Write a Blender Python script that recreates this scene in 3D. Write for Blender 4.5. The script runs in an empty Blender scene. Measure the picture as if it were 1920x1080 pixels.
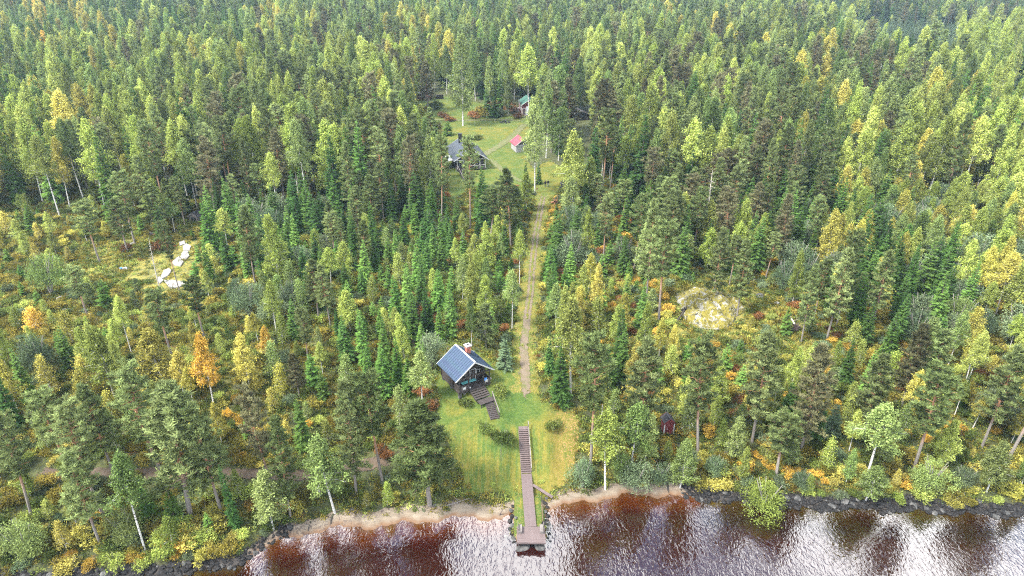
import bpy, bmesh, math, random
import numpy as np
from mathutils import Vector, Matrix, Euler
from mathutils.geometry import delaunay_2d_cdt
R = math.radians
random.seed(7); rng = np.random.default_rng(11)
S = bpy.context.scene
C = S.collection

# ------------------------------------------------------------ camera, sky, sun, exposure
CAM_H, FPX, PITCH = 62.0, 1300.0, R(26)
cam = bpy.data.objects.new('camera', bpy.data.cameras.new('camera')); C.objects.link(cam)
cam.location = (0, 0, CAM_H); cam.rotation_euler = (R(90) - PITCH, 0, 0)
cam.data.sensor_width = 36; cam.data.lens = FPX / 1920 * 36
cam.data.clip_start = 1; cam.data.clip_end = 6000
S.camera = cam
SUN_EL, SUN_AZ = R(54), R(243)        # azimuth clockwise from +Y
w = bpy.data.worlds.new('World'); S.world = w; w.use_nodes = True
nt = w.node_tree; nt.nodes.clear()
def wn(t, **k):
    n = nt.nodes.new(t)
    for a, b in k.items(): setattr(n, a, b)
    return n
out = wn('ShaderNodeOutputWorld'); bg = wn('ShaderNodeBackground'); bg.inputs['Strength'].default_value = 0.06
sky = wn('ShaderNodeTexSky', sky_type='NISHITA', sun_disc=False, sun_elevation=SUN_EL, sun_rotation=SUN_AZ)
tc = wn('ShaderNodeTexCoord'); sep = wn('ShaderNodeSeparateXYZ'); nt.links.new(tc.outputs['Generated'], sep.inputs[0])
zc = wn('ShaderNodeMath', operation='MAXIMUM'); zc.inputs[1].default_value = 0.06; nt.links.new(sep.outputs[2], zc.inputs[0])
dx = wn('ShaderNodeMath', operation='DIVIDE'); nt.links.new(sep.outputs[0], dx.inputs[0]); nt.links.new(zc.outputs[0], dx.inputs[1])
dy = wn('ShaderNodeMath', operation='DIVIDE'); nt.links.new(sep.outputs[1], dy.inputs[0]); nt.links.new(zc.outputs[0], dy.inputs[1])
cb = wn('ShaderNodeCombineXYZ'); nt.links.new(dx.outputs[0], cb.inputs[0]); nt.links.new(dy.outputs[0], cb.inputs[1])
cmap = wn('ShaderNodeMapping'); cmap.inputs['Scale'].default_value = (4.6, .75, 1); cmap.inputs['Location'].default_value = (3.1, 1.7, 0)
nt.links.new(cb.outputs[0], cmap.inputs[0])
cn = wn('ShaderNodeTexNoise'); cn.inputs['Scale'].default_value = 1.0; cn.inputs['Detail'].default_value = 5; cn.inputs['Distortion'].default_value = .4
nt.links.new(cmap.outputs[0], cn.inputs[0])
cr = wn('ShaderNodeValToRGB'); cr.color_ramp.elements[0].position = .49; cr.color_ramp.elements[1].position = .57
cr.color_ramp.elements[0].color = (.0, .0, .0, 1); cr.color_ramp.elements[1].color = (1, 1, 1, 1)
nt.links.new(cn.outputs[0], cr.inputs[0])
cm = wn('ShaderNodeMix', data_type='RGBA'); nt.links.new(cr.outputs[0], cm.inputs[0]); nt.links.new(sky.outputs[0], cm.inputs[6])
cm.inputs[7].default_value = (15, 15, 15.1, 1)
nt.links.new(cm.outputs[2], bg.inputs[0]); nt.links.new(bg.outputs[0], out.inputs[0])
sl = bpy.data.lights.new('sun', 'SUN'); sl.energy = 1.5; sl.angle = R(11); sl.color = (1, .96, .88)
so = bpy.data.objects.new('sun', sl); C.objects.link(so)
sv = Vector((math.sin(SUN_AZ) * math.cos(SUN_EL), math.cos(SUN_AZ) * math.cos(SUN_EL), math.sin(SUN_EL)))
so.rotation_euler = sv.to_track_quat('Z', 'Y').to_euler(); so.location = (0, -20, 120)
S.view_settings.view_transform = 'Standard'; S.view_settings.look = 'None'; S.view_settings.exposure = 2.8; S.view_settings.gamma = 1
S.view_settings.use_curve_mapping = False
S.cycles.filter_width = 1.1
cy = S.cycles; cy.max_bounces = 7; cy.diffuse_bounces = 2; cy.glossy_bounces = 3; cy.transmission_bounces = 3
cy.transparent_max_bounces = 6; cy.volume_bounces = 0; cy.use_denoising = False; cy.caustics_reflective = False; cy.caustics_refractive = False
try: cy.denoising_prefilter = 'ACCURATE'
except Exception: pass

# ------------------------------------------------------------ object helpers
def tag(o, label=None, cat=None, group=None, kind=None):
    if label: o['label'] = label
    if cat: o['category'] = cat
    if group: o['group'] = group
    if kind: o['kind'] = kind
    return o
def empty(name, loc, rz=0, label=None, cat=None, group=None):
    o = bpy.data.objects.new(name, None); C.objects.link(o); o.location = loc; o.rotation_euler = (0, 0, rz)
    o.empty_display_size = .3
    return tag(o, label, cat, group)
def link(name, me, parent=None, loc=None, rot=None, scale=None):
    o = bpy.data.objects.new(name, me); C.objects.link(o)
    if parent: o.parent = parent
    if loc is not None: o.location = loc
    if rot is not None: o.rotation_euler = rot
    if scale is not None: o.scale = scale
    return o
class MB:
    """collects boxes / prisms / tubes into one mesh"""
    def __init__(s): s.v = []; s.f = []; s.m = []; s.a = []
    def add(s, vs, fs, m=0, a=.5):
        b = len(s.v); s.v += [tuple(p) for p in vs]
        for f in fs: s.f.append(tuple(b + i for i in f)); s.m.append(m); s.a.append(a)
    def box(s, c, d, rot=None, m=0, taper=1):
        x, y, z = d[0] / 2, d[1] / 2, d[2] / 2
        vs = [(-x, -y, -z), (x, -y, -z), (x, y, -z), (-x, y, -z), (-x*taper, -y*taper, z), (x*taper, -y*taper, z), (x*taper, y*taper, z), (-x*taper, y*taper, z)]
        M = Euler(rot).to_matrix() if rot else Matrix.Identity(3)
        s.add([M @ Vector(p) + Vector(c) for p in vs], [(3, 2, 1, 0), (4, 5, 6, 7), (0, 1, 5, 4), (1, 2, 6, 5), (2, 3, 7, 6), (3, 0, 4, 7)], m)
        return s
    def bar(s, a, b, w_, h_, m=0):
        a, b = Vector(a), Vector(b); d = b - a; q = d.to_track_quat('Y', 'Z').to_euler()
        return s.box((a + b) / 2, (w_, d.length, h_), q, m)
    def tube(s, pts, rs, n=7, m=0, cap=True, a=.5):
        pts = [Vector(p) for p in pts]; rings = []
        for i, p in enumerate(pts):
            t = (pts[min(i+1, len(pts)-1)] - pts[max(i-1, 0)]).normalized()
            u = t.orthogonal().normalized() if abs(t.z) < .9 else Vector((1, 0, 0))
            u = (u - t * u.dot(t)).normalized(); v = t.cross(u)
            rings.append([p + (u * math.cos(2*math.pi*k/n) + v * math.sin(2*math.pi*k/n)) * rs[i] for k in range(n)])
        vs = [q for r in rings for q in r]; fs = []
        for i in range(len(pts) - 1):
            for k in range(n): fs.append((i*n+k, i*n+(k+1) % n, (i+1)*n+(k+1) % n, (i+1)*n+k))
        if cap: fs.append(tuple(range((len(pts)-1)*n, len(pts)*n)))
        s.add(vs, fs, m, a); return s
    def tris(s, P, a, m=0):
        b = len(s.v); s.v += [tuple(p) for p in P.reshape(-1, 3).tolist()]
        n = len(P)
        s.f += [(b+3*i, b+3*i+1, b+3*i+2) for i in range(n)]; s.m += [m] * n; s.a += list(a)
    def mesh(s, name, mats):
        me = bpy.data.meshes.new(name); me.from_pydata(s.v, [], s.f)
        for mt in mats: me.materials.append(mt)
        me.polygons.foreach_set('material_index', s.m)
        at = me.attributes.new('v', 'FLOAT', 'FACE'); at.data.foreach_set('value', s.a)
        me.update(); return me
    def obj(s, name, mat, parent=None, loc=None, rot=None):
        return link(name, s.mesh(name, mat if isinstance(mat, list) else [mat]), parent, loc, rot)
def bx(name, mat, parent, c, d, rot=None):
    return MB().box((0, 0, 0), d).obj(name, mat, parent, c, rot)

# ------------------------------------------------------------ materials
def lin(c): return tuple(c) + (1,)
def newmat(name):
    m = bpy.data.materials.new(name); m.use_nodes = True; t = m.node_tree
    return m, t, t.nodes['Principled BSDF']
def N(t, typ, **k):
    n = t.nodes.new(typ)
    for a, b in k.items(): setattr(n, a, b)
    return n
def noise(t, vec, scale, detail=4, rough=.6, dist=0):
    n = N(t, 'ShaderNodeTexNoise'); n.inputs['Scale'].default_value = scale; n.inputs['Detail'].default_value = detail
    n.inputs['Roughness'].default_value = rough; n.inputs['Distortion'].default_value = dist
    t.links.new(vec, n.inputs['Vector']); return n.outputs[0]
def ramp(t, fac, stops, interp='LINEAR'):
    r = N(t, 'ShaderNodeValToRGB'); e = r.color_ramp; e.interpolation = interp
    while len(e.elements) < len(stops): e.elements.new(.5)
    for i, (p, c) in enumerate(stops):
        e.elements[i].position = p; e.elements[i].color = lin(c) if not isinstance(c, (int, float)) else (c, c, c, 1)
    t.links.new(fac, r.inputs[0]); return r.outputs[0]
def mix(t, f, a, b, typ='MIX'):
    n = N(t, 'ShaderNodeMix', data_type='RGBA', blend_type=typ)
    for s_, v_ in ((0, f), (6, a), (7, b)):
        if hasattr(v_, 'is_output'): t.links.new(v_, n.inputs[s_])
        else: n.inputs[s_].default_value = v_ if s_ == 0 else lin(v_)
    return n.outputs[2]
def mth(t, op, a, b=None, clamp=False):
    n = N(t, 'ShaderNodeMath', operation=op, use_clamp=clamp)
    for i, v_ in enumerate((a, b)):
        if v_ is None: continue
        if hasattr(v_, 'is_output'): t.links.new(v_, n.inputs[i])
        else: n.inputs[i].default_value = v_
    return n.outputs[0]
def attr(t, name):
    n = N(t, 'ShaderNodeAttribute'); n.attribute_name = name; return n.outputs['Fac']
def geo_pos(t): return N(t, 'ShaderNodeNewGeometry').outputs['Position']
def obj_co(t): return N(t, 'ShaderNodeTexCoord').outputs['Object']
def scaled(t, vec, sc):
    n = N(t, 'ShaderNodeMapping'); n.inputs['Scale'].default_value = sc; t.links.new(vec, n.inputs[0]); return n.outputs[0]
def bump(t, p, h, strength=.4, dist=.05):
    b = N(t, 'ShaderNodeBump'); b.inputs['Strength'].default_value = strength; b.inputs['Distance'].default_value = dist
    t.links.new(h, b.inputs['Height']); t.links.new(b.outputs[0], p.inputs['Normal'])

def leafmat(name, a, b, trans=.3, tip=None):
    m, t, p = newmat(name)
    rnd = N(t, 'ShaderNodeObjectInfo').outputs['Random']
    col = mix(t, rnd, a, b)
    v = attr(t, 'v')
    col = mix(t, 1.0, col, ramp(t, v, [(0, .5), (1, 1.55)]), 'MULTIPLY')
    if tip: col = mix(t, ramp(t, v, [(.72, 0), (.95, 1)]), col, tip)
    rnd2 = mth(t, 'FRACT', mth(t, 'MULTIPLY', rnd, 7.31))
    col = mix(t, 1.0, col, ramp(t, rnd2, [(0, .62), (1, 1.38)]), 'MULTIPLY')
    t.links.new(col, p.inputs['Base Color']); p.inputs['Roughness'].default_value = .75
    p.inputs['Specular IOR Level'].default_value = .04
    tr = N(t, 'ShaderNodeBsdfTranslucent'); t.links.new(col, tr.inputs[0])
    ms = N(t, 'ShaderNodeMixShader'); ms.inputs[0].default_value = trans
    t.links.new(p.outputs[0], ms.inputs[1]); t.links.new(tr.outputs[0], ms.inputs[2])
    t.links.new(ms.outputs[0], t.nodes['Material Output'].inputs[0]); return m
LEAF = {
 'P': leafmat('pine_needles', (.14, .185, .062), (.21, .25, .095), .35),
 'Q': leafmat('dusky_pine_needles', (.13, .13, .062), (.19, .18, .09), .35),
 'S': leafmat('spruce_needles', (.045, .105, .026), (.10, .175, .04), .25),
 'T': leafmat('fresh_spruce_needles', (.085, .18, .035), (.15, .25, .055), .3),
 's': leafmat('bluish_young_needles', (.07, .12, .065), (.13, .17, .085), .2),
 'B': leafmat('birch_leaves_green', (.155, .23, .064), (.25, .295, .10), .4),
 'L': leafmat('birch_leaves_lime', (.25, .32, .066), (.35, .385, .10), .4),
 'Y': leafmat('birch_leaves_yellow', (.38, .37, .075), (.46, .40, .10), .35),
 'O': leafmat('aspen_leaves_orange', (.46, .29, .05), (.52, .36, .07), .35),
 'W': leafmat('willow_leaves_grey', (.10, .15, .075), (.17, .21, .11), .3),
 'R': leafmat('rusty_leaves', (.16, .08, .03), (.24, .11, .04), .3),
 'U': leafmat('undergrowth_green', (.08, .12, .03), (.15, .18, .04), .3),
 'V': leafmat('undergrowth_olive', (.16, .15, .03), (.26, .21, .04), .3),
}
def barkmat(name, low, high=None, h0=0, h1=1, marks=None):
    m, t, p = newmat(name); co = obj_co(t)
    n1 = noise(t, scaled(t, co, (3, 3, .8)), 3, 5)
    if high:
        sx = N(t, 'ShaderNodeSeparateXYZ'); t.links.new(co, sx.inputs[0])
        zz = mth(t, 'ADD', sx.outputs[2], mth(t, 'MULTIPLY', n1, 2.5))
        f = mth(t, 'MULTIPLY', mth(t, 'SUBTRACT', zz, h0), 1/(h1-h0), True)
        col = mix(t, f, low, high)
    else: col = mix(t, 0.0, low, low)
    if marks: col = mix(t, ramp(t, noise(t, scaled(t, co, (.6, .6, 5)), 1.6, 3), [(.52, 0), (.62, 1)]), col, marks)
    col = mix(t, 1.0, col, ramp(t, n1, [(.2, .6), (.8, 1.3)]), 'MULTIPLY')
    t.links.new(col, p.inputs['Base Color']); p.inputs['Roughness'].default_value = .9
    bump(t, p, n1, .5, .03); return m
BARK = {'P': barkmat('pine_bark', (.20, .175, .155), (.38, .19, .10), 5.5, 9),
        'S': barkmat('spruce_bark', (.10, .08, .065)),
        'B': barkmat('birch_bark', (.62, .60, .56), None, marks=(.06, .05, .05)),
        'W': barkmat('grey_bark', (.24, .22, .19)), 'D': barkmat('dead_wood', (.42, .38, .33))}
def simple(name, c, rough=.6, var=.25, scale=4, metal=0, stretch=(1, 1, 1), b=.2, spec=.5, c2=None):
    m, t, p = newmat(name); co = scaled(t, obj_co(t), stretch); n1 = noise(t, co, scale, 5)
    base = mix(t, ramp(t, noise(t, co, scale*.37, 3), [(.42, 0), (.6, 1)]), c, c2) if c2 else mix(t, 0.0, c, c)
    col = mix(t, 1.0, base, ramp(t, n1, [(.2, 1-var), (.8, 1+var)]), 'MULTIPLY')
    t.links.new(col, p.inputs['Base Color']); p.inputs['Roughness'].default_value = rough
    p.inputs['Metallic'].default_value = metal; p.inputs['Specular IOR Level'].default_value = spec
    if b: bump(t, p, n1, b, .03)
    return m
M = dict(
 plank=simple('weathered_brown_planks', (.10, .073, .07), .75, .35, 3, stretch=(.6, 4, 1), c2=(.135, .10, .095)),
 darkwood=simple('dark_stained_wood', (.035, .028, .026), .7, .3, 5, c2=(.055, .043, .04)),
 riser=simple('dark_brown_board', (.07, .048, .045), .8, .3, 5),  # darker brown than the planks; also stumps, firewood and side door
 greywood=simple('grey_old_wood', (.19, .17, .155), .85, .3, 4, c2=(.14, .12, .11)),
 log=simple('tarred_log', (.028, .021, .018), .7, .35, 6, stretch=(.4, 1, 3)),
 white=simple('white_paint', (.52, .52, .50), .5, .06, 6),
 palelog=simple('pale_bare_log', (.30, .295, .285), .8, .25, 5),
 red=simple('red_ochre_paint', (.13, .016, .018), .75, .2, 7),
 brick=simple('red_brick', (.36, .09, .05), .85, .3, 9),
 plaster=simple('white_chimney_cap', (.55, .53, .5), .7, .1, 6),
 black=simple('black_metal', (.012, .012, .014), .45, .2, 5),
 glass=simple('dark_window_pane', (.02, .025, .03), .1, .1, 2, b=0),
 teal=simple('teal_cushion', (.12, .42, .42), .8, .15, 6),
 blue=simple('blue_cloth', (.07, .25, .62), .8, .1, 6),
 tarp=simple('white_tarp', (.42, .43, .43), .7, .1, 3),
 pinkroof=simple('faded_red_roof', (.26, .04, .055), .6, .2, 4, c2=(.33, .06, .08)),
 greenroof=simple('green_metal_roof', (.05, .13, .10), .45, .2, 3),
 greyfelt=simple('black_felt_roof', (.045, .043, .048), .75, .3, 4),
 slate=simple('blue_black_roof_sheet', (.035, .052, .10), .42, .18, 1.5, metal=.1, c2=(.035, .07, .10), b=.05, spec=.5),
 slate2=simple('dark_slate_roof', (.045, .058, .08), .4, .22, 1.8, metal=.15, stretch=(1, 4, 1), c2=(.09, .10, .115), b=.05, spec=.7),
 garage=simple('pale_garage_door', (.66, .72, .76), .5, .05, 5),
 stone=simple('dark_shore_stone', (.012, .0115, .012), .8, .5, 2.5, spec=.15, c2=(.03, .028, .027), b=.6),
 palestone=simple('pale_stone', (.26, .25, .235), .8, .3, 2.5, c2=(.17, .165, .155), b=.6),
 bedrock=simple('bleached_bedrock', (.29, .275, .265), .85, .2, 2.2, c2=(.22, .205, .19), b=.5),
 greystone=simple('grey_boulder', (.05, .05, .048), .8, .4, 1.6, spec=.2, c2=(.10, .096, .09), b=.6),
 rust=simple('rusty_root_wood', (.17, .07, .04), .9, .4, 4, c2=(.26, .12, .05)),
 cloth=simple('black_jacket', (.012, .012, .014), .8, .2, 10), trousers=simple('grey_trousers', (.22, .22, .24), .8, .2, 10),
 skin=simple('skin', (.45, .27, .2), .6, .05, 10), hair=simple('hair', (.04, .025, .015), .7, .2, 10),
)
# ------------------------------------------------------------ terrain
SHX = [-400, -90, -56, -48.6, -40, -31.6, -29.3, -27.4, -21.7, -16.6, -6.5, -1.3, .3, 4.1, 6.6, 14.9, 20.9, 29.4, 35.7, 42.3, 51.9, 62.5, 90, 400]
SHY = [40, 49, 53.2, 54, 54.6, 56.1, 58.1, 60, 62, 62.2, 63.7, 63.5, 64.9, 65.3, 65.8, 67.7, 67.4, 66.2, 65.3, 65.3, 64.9, 64, 63, 58]
LD = [-70, -25, -6, 0, 2, 4, 5, 10, 12, 15.5, 17.5, 22, 40, 75, 100, 130, 175, 235, 400, 700, 1500, 3000]
LZ = [-6, -3.6, -1.0, 0, .3, .75, 1.05, 4.2, 4.4, 5.6, 6.15, 6.5, 7, 8.2, 9.7, 10.6, 12, 14, 18, 24, 45, 80]
FD = [-70, -25, -6, 0, 1.2, 4, 12, 20, 30, 40, 75, 100, 130, 175, 235, 400, 700, 1500, 3000]
FZ = [-6, -3.6, -1.0, 0, .6, 1.2, 2.6, 4.2, 6, 7, 8.2, 9.7, 10.6, 12, 14, 18, 24, 45, 80]
def sstep(a, b, x): t = np.clip((x-a)/(b-a), 0, 1); return t*t*(3-2*t)
def shore(x):
    x = np.asarray(x, float)
    return np.interp(x, SHX, SHY) + (.35*np.sin(x*.9+1)+.2*np.sin(x*2.3)+.12*np.sin(x*5.1)) * sstep(.6, 3, np.abs(x-2.2))
def T(x, y):
    x = np.asarray(x, float); y = np.asarray(y, float)
    d = y - shore(x)
    wl = np.exp(-np.abs((x+.5)/14.5)**4)
    z = wl*np.interp(d, LD, LZ) + (1-wl)*np.interp(d, FD, FZ)
    amp = sstep(2, 14, d) * (1-.9*np.exp(-np.abs(x/16)**4)*(1-sstep(100, 135, y)*0)) 
    yard = np.exp(-((x+4)/38)**4) * np.exp(-((y-200)/75)**4)
    z = z + amp*(1-yard)*(.35*np.sin(x*.31+y*.13)*np.sin(y*.27-x*.1+2)+.22*np.sin(x*.7+2)*np.sin(y*.63+1)+.7*np.sin(x*.055+1.3)*np.sin(y*.05))
    z = z + 9*sstep(330, 520, y)*sstep(-90, -260, x) - 7*sstep(330, 480, y)*sstep(120, 260, x)*(1-sstep(600, 900, y)) + 12*sstep(650, 1000, y)*sstep(100, 300, x)
    # spit under the jetty
    sp = sstep(2.35, 1.5, np.abs(x-2.1)) * sstep(59.3, 60.6, y) * (1-sstep(66, 69, y))
    z = np.maximum(z, -1 + sp*1.75)
    return z
def U(px, py, dz=0):
    """the ground point seen at a pixel of the 1920x1080 photograph"""
    u = px-960; v = py-540
    dn = FPX*math.sin(PITCH)+v*math.cos(PITCH); f = FPX*math.cos(PITCH)-v*math.sin(PITCH)
    ts = np.concatenate([np.linspace(40, 300, 1600), np.linspace(300, 1500, 1500)])/f
    zz = CAM_H - ts*dn; g = np.maximum(T(u*ts, f*ts), 0) + dz
    i = int(np.argmax(zz < g)); t = ts[i]
    if i > 0:
        a = zz[i-1]-g[i-1]; b = zz[i]-g[i]; t = ts[i-1] + (ts[i]-ts[i-1])*a/(a-b)
    return (float(u*t), float(f*t))
def PR(x, y, z):
    dz = np.asarray(z)-CAM_H; dep = y*math.cos(PITCH)-dz*math.sin(PITCH); vy = -(dz*math.cos(PITCH)+y*math.sin(PITCH))
    return 960+FPX*x/dep, 540+FPX*vy/dep
def Tf(x, y): return float(T(x, y))
def gp(px, py): x, y = U(px, py); return (x, y, Tf(x, y))

def axis(segs):
    o = []
    for a, b, s_ in segs: o += list(np.arange(a, b, s_))
    return np.array(o + [segs[-1][1]])
def grid_mesh(name, xs, ys, zf, keep=None):
    X, Y = np.meshgrid(xs, ys); Z = zf(X, Y); nx, ny = len(xs), len(ys)
    co = np.stack([X, Y, Z], -1).reshape(-1, 3)
    i = np.arange(nx*ny).reshape(ny, nx)
    q = np.stack([i[:-1, :-1], i[:-1, 1:], i[1:, 1:], i[1:, :-1]], -1).reshape(-1, 4)
    if keep is not None:
        k = keep(X, Y).reshape(-1); q = q[k[q].any(1)]
    me = bpy.data.meshes.new(name); me.vertices.add(len(co)); me.vertices.foreach_set('co', co.ravel())
    me.loops.add(q.size); me.loops.foreach_set('vertex_index', q.ravel().astype(np.int32))
    me.polygons.add(len(q)); me.polygons.foreach_set('loop_start', np.arange(0, q.size, 4, dtype=np.int32))
    me.polygons.foreach_set('loop_total', np.full(len(q), 4, np.int32)); me.polygons.foreach_set('use_smooth', np.ones(len(q), bool))
    me.update(calc_edges=True); return me, co
def vattr(me, name, vals):
    a = me.attributes.new(name, 'FLOAT', 'POINT'); a.data.foreach_set('value', np.asarray(vals, np.float32).ravel())
def mottle(x, y, s, seed=0):
    return (np.sin(x*s+seed)*np.sin(y*s*1.13+seed*2)+np.sin(x*s*2.3+y*s*.7+seed*3)*.6+np.sin(y*s*1.9-x*s*1.1+seed)*.6)/2.2
xs = axis([(-1600, -400, 40), (-400, -130, 6), (-130, -66, 1.6), (-66, -14, .62), (-14, 14, .42), (14, 66, .62), (66, 130, 1.6), (130, 400, 6), (400, 1600, 40)])
ys = axis([(-300, 20, 20), (20, 50, 3), (50, 92, .42), (92, 165, .8), (165, 270, 1.3), (270, 500, 5), (500, 1000, 10), (1000, 3000, 60)])
me, co = grid_mesh('ground', xs, ys, T)
D = co[:, 1]-shore(co[:, 0])
beach = ((co[:, 0] > -30) & (co[:, 0] < .9)) | ((co[:, 0] > 3.4) & (co[:, 0] < 23))
clear = np.exp(-((co[:, 0]+62)/30)**4)*np.exp(-((co[:, 1]-118)/34)**4)*1.0 + np.exp(-((co[:, 0]-44)/26)**4)*np.exp(-((co[:, 1]-110)/22)**4)
vattr(me, 'moss', np.clip(clear, 0, 1))
vattr(me, 'wet', (1-sstep(.2, 2.2, D))); vattr(me, 'bed', beach*(1-sstep(-.4, .4, D)))
m, t, p = newmat('forest_floor'); pos = geo_pos(t)
n1 = noise(t, pos, .25, 5, .65, .6); n2 = noise(t, pos, 1.7, 6, .7); n3 = noise(t, pos, 7, 4, .7)
col = ramp(t, n2, [(.3, (.035, .03, .016)), (.45, (.05, .06, .017)), (.58, (.075, .085, .022)), (.75, (.10, .07, .035))])
mossc = ramp(t, n2, [(.28, (.06, .06, .02)), (.42, (.12, .13, .025)), (.54, (.27, .23, .035)), (.68, (.34, .25, .045)), (.82, (.42, .38, .28))])
f = mth(t, 'MULTIPLY', attr(t, 'moss'), ramp(t, n1, [(.35, .35), (.6, 1)]))
col = mix(t, f, col, mossc)
col = mix(t, ramp(t, attr(t, 'wet'), [(.1, 0), (.8, 1)]), col, ramp(t, n3, [(.3, (.02, .018, .017)), (.7, (.06, .05, .042))]))
col = mix(t, attr(t, 'bed'), col, (.20, .14, .075))
col = mix(t, 1.0, col, ramp(t, n3, [(.2, .6), (.8, 1.35)]), 'MULTIPLY')
t.links.new(col, p.inputs['Base Color']); p.inputs['Roughness'].default_value = .95; bump(t, p, mth(t, 'ADD', n2, mth(t, 'MULTIPLY', n3, .4)), 1, .25)
me.materials.append(m)
tag(link('ground', me), 'forest ground of moss, litter and heath rising from the lake', kind='structure')

# ------------------------------------------------------------ draped sheets
def densify(poly, step, jit=0, closed=True):
    o = []; n = len(poly)
    for i in range(n if closed else n-1):
        a = np.array(poly[i][:2]); b = np.array(poly[(i+1) % n][:2]); k = max(1, int(np.linalg.norm(b-a)/step))
        for j in range(k): o.append(tuple(a+(b-a)*j/k + rng.normal(0, jit, 2)))
    if not closed: o.append(tuple(poly[-1][:2]))
    return o
def inpoly(x, y, poly):
    x = np.asarray(x); y = np.asarray(y); r = np.zeros(x.shape, bool); n = len(poly)
    for i in range(n):
        x1, y1 = poly[i][:2]; x2, y2 = poly[(i+1) % n][:2]
        if y1 == y2: continue
        c = (y1 > y) != (y2 > y); r ^= c & (x < (x2-x1)*(y-y1)/(y2-y1)+x1)
    return r
def sheet(name, poly, mat, off, res=.6, jit=.12, attrs=None, label=None, step=None):
    b = densify(poly, step or res, jit)
    P = np.array(b); x0, y0 = P.min(0); x1, y1 = P.max(0)
    gx, gy = np.meshgrid(np.arange(x0, x1, res), np.arange(y0, y1, res)); gx = gx+rng.uniform(-.1, .1, gx.shape)*res
    k = inpoly(gx, gy, b); pts = [Vector(q) for q in b]+[Vector((a_, c_)) for a_, c_ in zip(gx[k], gy[k])]
    n = len(b); v, e, fcs, *_ = delaunay_2d_cdt(pts, [], [list(range(n))], 1, 1e-4)
    V = np.array([(q.x, q.y) for q in v]); Z = T(V[:, 0], V[:, 1])+off
    me = bpy.data.meshes.new(name); me.from_pydata(np.column_stack([V, Z]).tolist(), [], [list(f_) for f_ in fcs])
    me.polygons.foreach_set('use_smooth', np.ones(len(me.polygons), bool))
    if me.polygons and me.polygons[0].normal.z < 0: me.flip_normals()
    if attrs:
        for k_, fn in attrs.items(): vattr(me, k_, fn(V[:, 0], V[:, 1]))
    me.materials.append(mat); o = link(name, me); tag(o, label, kind='structure'); return o
def pix(l): return [U(*q) for q in l]
# grass
m, t, p = newmat('lawn_grass'); pos = geo_pos(t)
n1 = noise(t, pos, .35, 5, .6, .5); n2 = noise(t, pos, 2.6, 6, .75); n3 = noise(t, scaled(t, pos, (9, 9, 9)), 1, 3)
strp = noise(t, scaled(t, pos, (2.6, .22, .22)), 1, 3, .6)
yel = attr(t, 'yel')
f = mth(t, 'ADD', mth(t, 'MULTIPLY', mth(t, 'SUBTRACT', n1, .5), 1.6), yel)
f = mth(t, 'ADD', f, mth(t, 'MULTIPLY', mth(t, 'SUBTRACT', strp, .5), mth(t, 'MULTIPLY', attr(t, 'stripe'), 1.7)))
f = mth(t, 'ADD', f, mth(t, 'MULTIPLY', mth(t, 'SUBTRACT', n2, .5), .7))
col = ramp(t, f, [(0, (.055, .10, .022)), (.35, (.085, .12, .026)), (.65, (.135, .138, .027)), (1, (.18, .15, .033))])
col = mix(t, 1.0, col, ramp(t, n2, [(.2, .6), (.8, 1.3)]), 'MULTIPLY')
col = mix(t, 1.0, col, ramp(t, n3, [(.2, .75), (.8, 1.2)]), 'MULTIPLY')
lf = mth(t, 'MULTIPLY', ramp(t, noise(t, pos, 5.5, 2, .8), [(.55, 0), (.62, 1)]), attr(t, 'litter'))
col = mix(t, lf, col, (.38, .20, .10))
t.links.new(col, p.inputs['Base Color']); p.inputs['Roughness'].default_value = .95; p.inputs['Specular IOR Level'].default_value = .1
bump(t, p, mth(t, 'ADD', n2, n3), .8, .1); GRASS = m
LAWN = pix([(816, 715), (824, 750), (818, 790), (840, 830), (868, 890), (870, 926), (905, 925), (945, 925), (962, 935), (968, 950), (985, 960), (1010, 945), (1030, 922), (1062, 908), (1078, 880), (1083, 830), (1088, 790), (1075, 772), (1040, 765), (1012, 745), (1004, 700), (1002, 650), (968, 650), (962, 680), (935, 690), (900, 660), (845, 660)])
SPIT = [(.2, 66.5), (.1, 62), (.3, 60.3), (3.8, 60.3), (4.1, 63), (4.0, 66.5), (3.2, 69), (1.2, 69)]
def yel_low(x, y): return np.clip(.40+.17*sstep(76, 71, y)+.18*sstep(0, 6, x)+.25*sstep(3.5, 5.5, x)*sstep(80, 76, y)-.3*np.exp(-((x+1.5)/3)**2-((y-79)/4)**2), 0, 1)
lawn = sheet('lawn', LAWN, GRASS, .06, .55, .1, dict(yel=yel_low, stripe=lambda x, y: .25+.75*sstep(77, 74, y), litter=lambda x, y: sstep(4.5, 8, x)), 'sloping mown lawn between the lakeside cabin and the beach')
sheet('grass_spit', SPIT, GRASS, .05, .4, .08, dict(yel=lambda x, y: x*0+.25, stripe=lambda x, y: x*0, litter=lambda x, y: x*0+.3), 'grassy spit of land under the jetty')
YARD = pix([(772, 215), (776, 192), (800, 184), (835, 181), (868, 186), (905, 195), (940, 215), (985, 222), (1003, 232), (1000, 262), (985, 300), (1000, 318), (1030, 300), (1058, 318), (1056, 345), (1040, 370), (1000, 372), (985, 350), (960, 355), (880, 352), (852, 378), (838, 370), (842, 330), (832, 290), (812, 262), (800, 235)])
sheet('yard_lawn', YARD, GRASS, .07, 1.1, .25, dict(yel=lambda x, y: .33+.25*sstep(200, 215, y)*sstep(225, 215, y)+.2*(x > 3)*(y < 190), stripe=lambda x, y: x*0, litter=lambda x, y: x*0+.15), 'bright grass yard around the upper houses')
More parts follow.
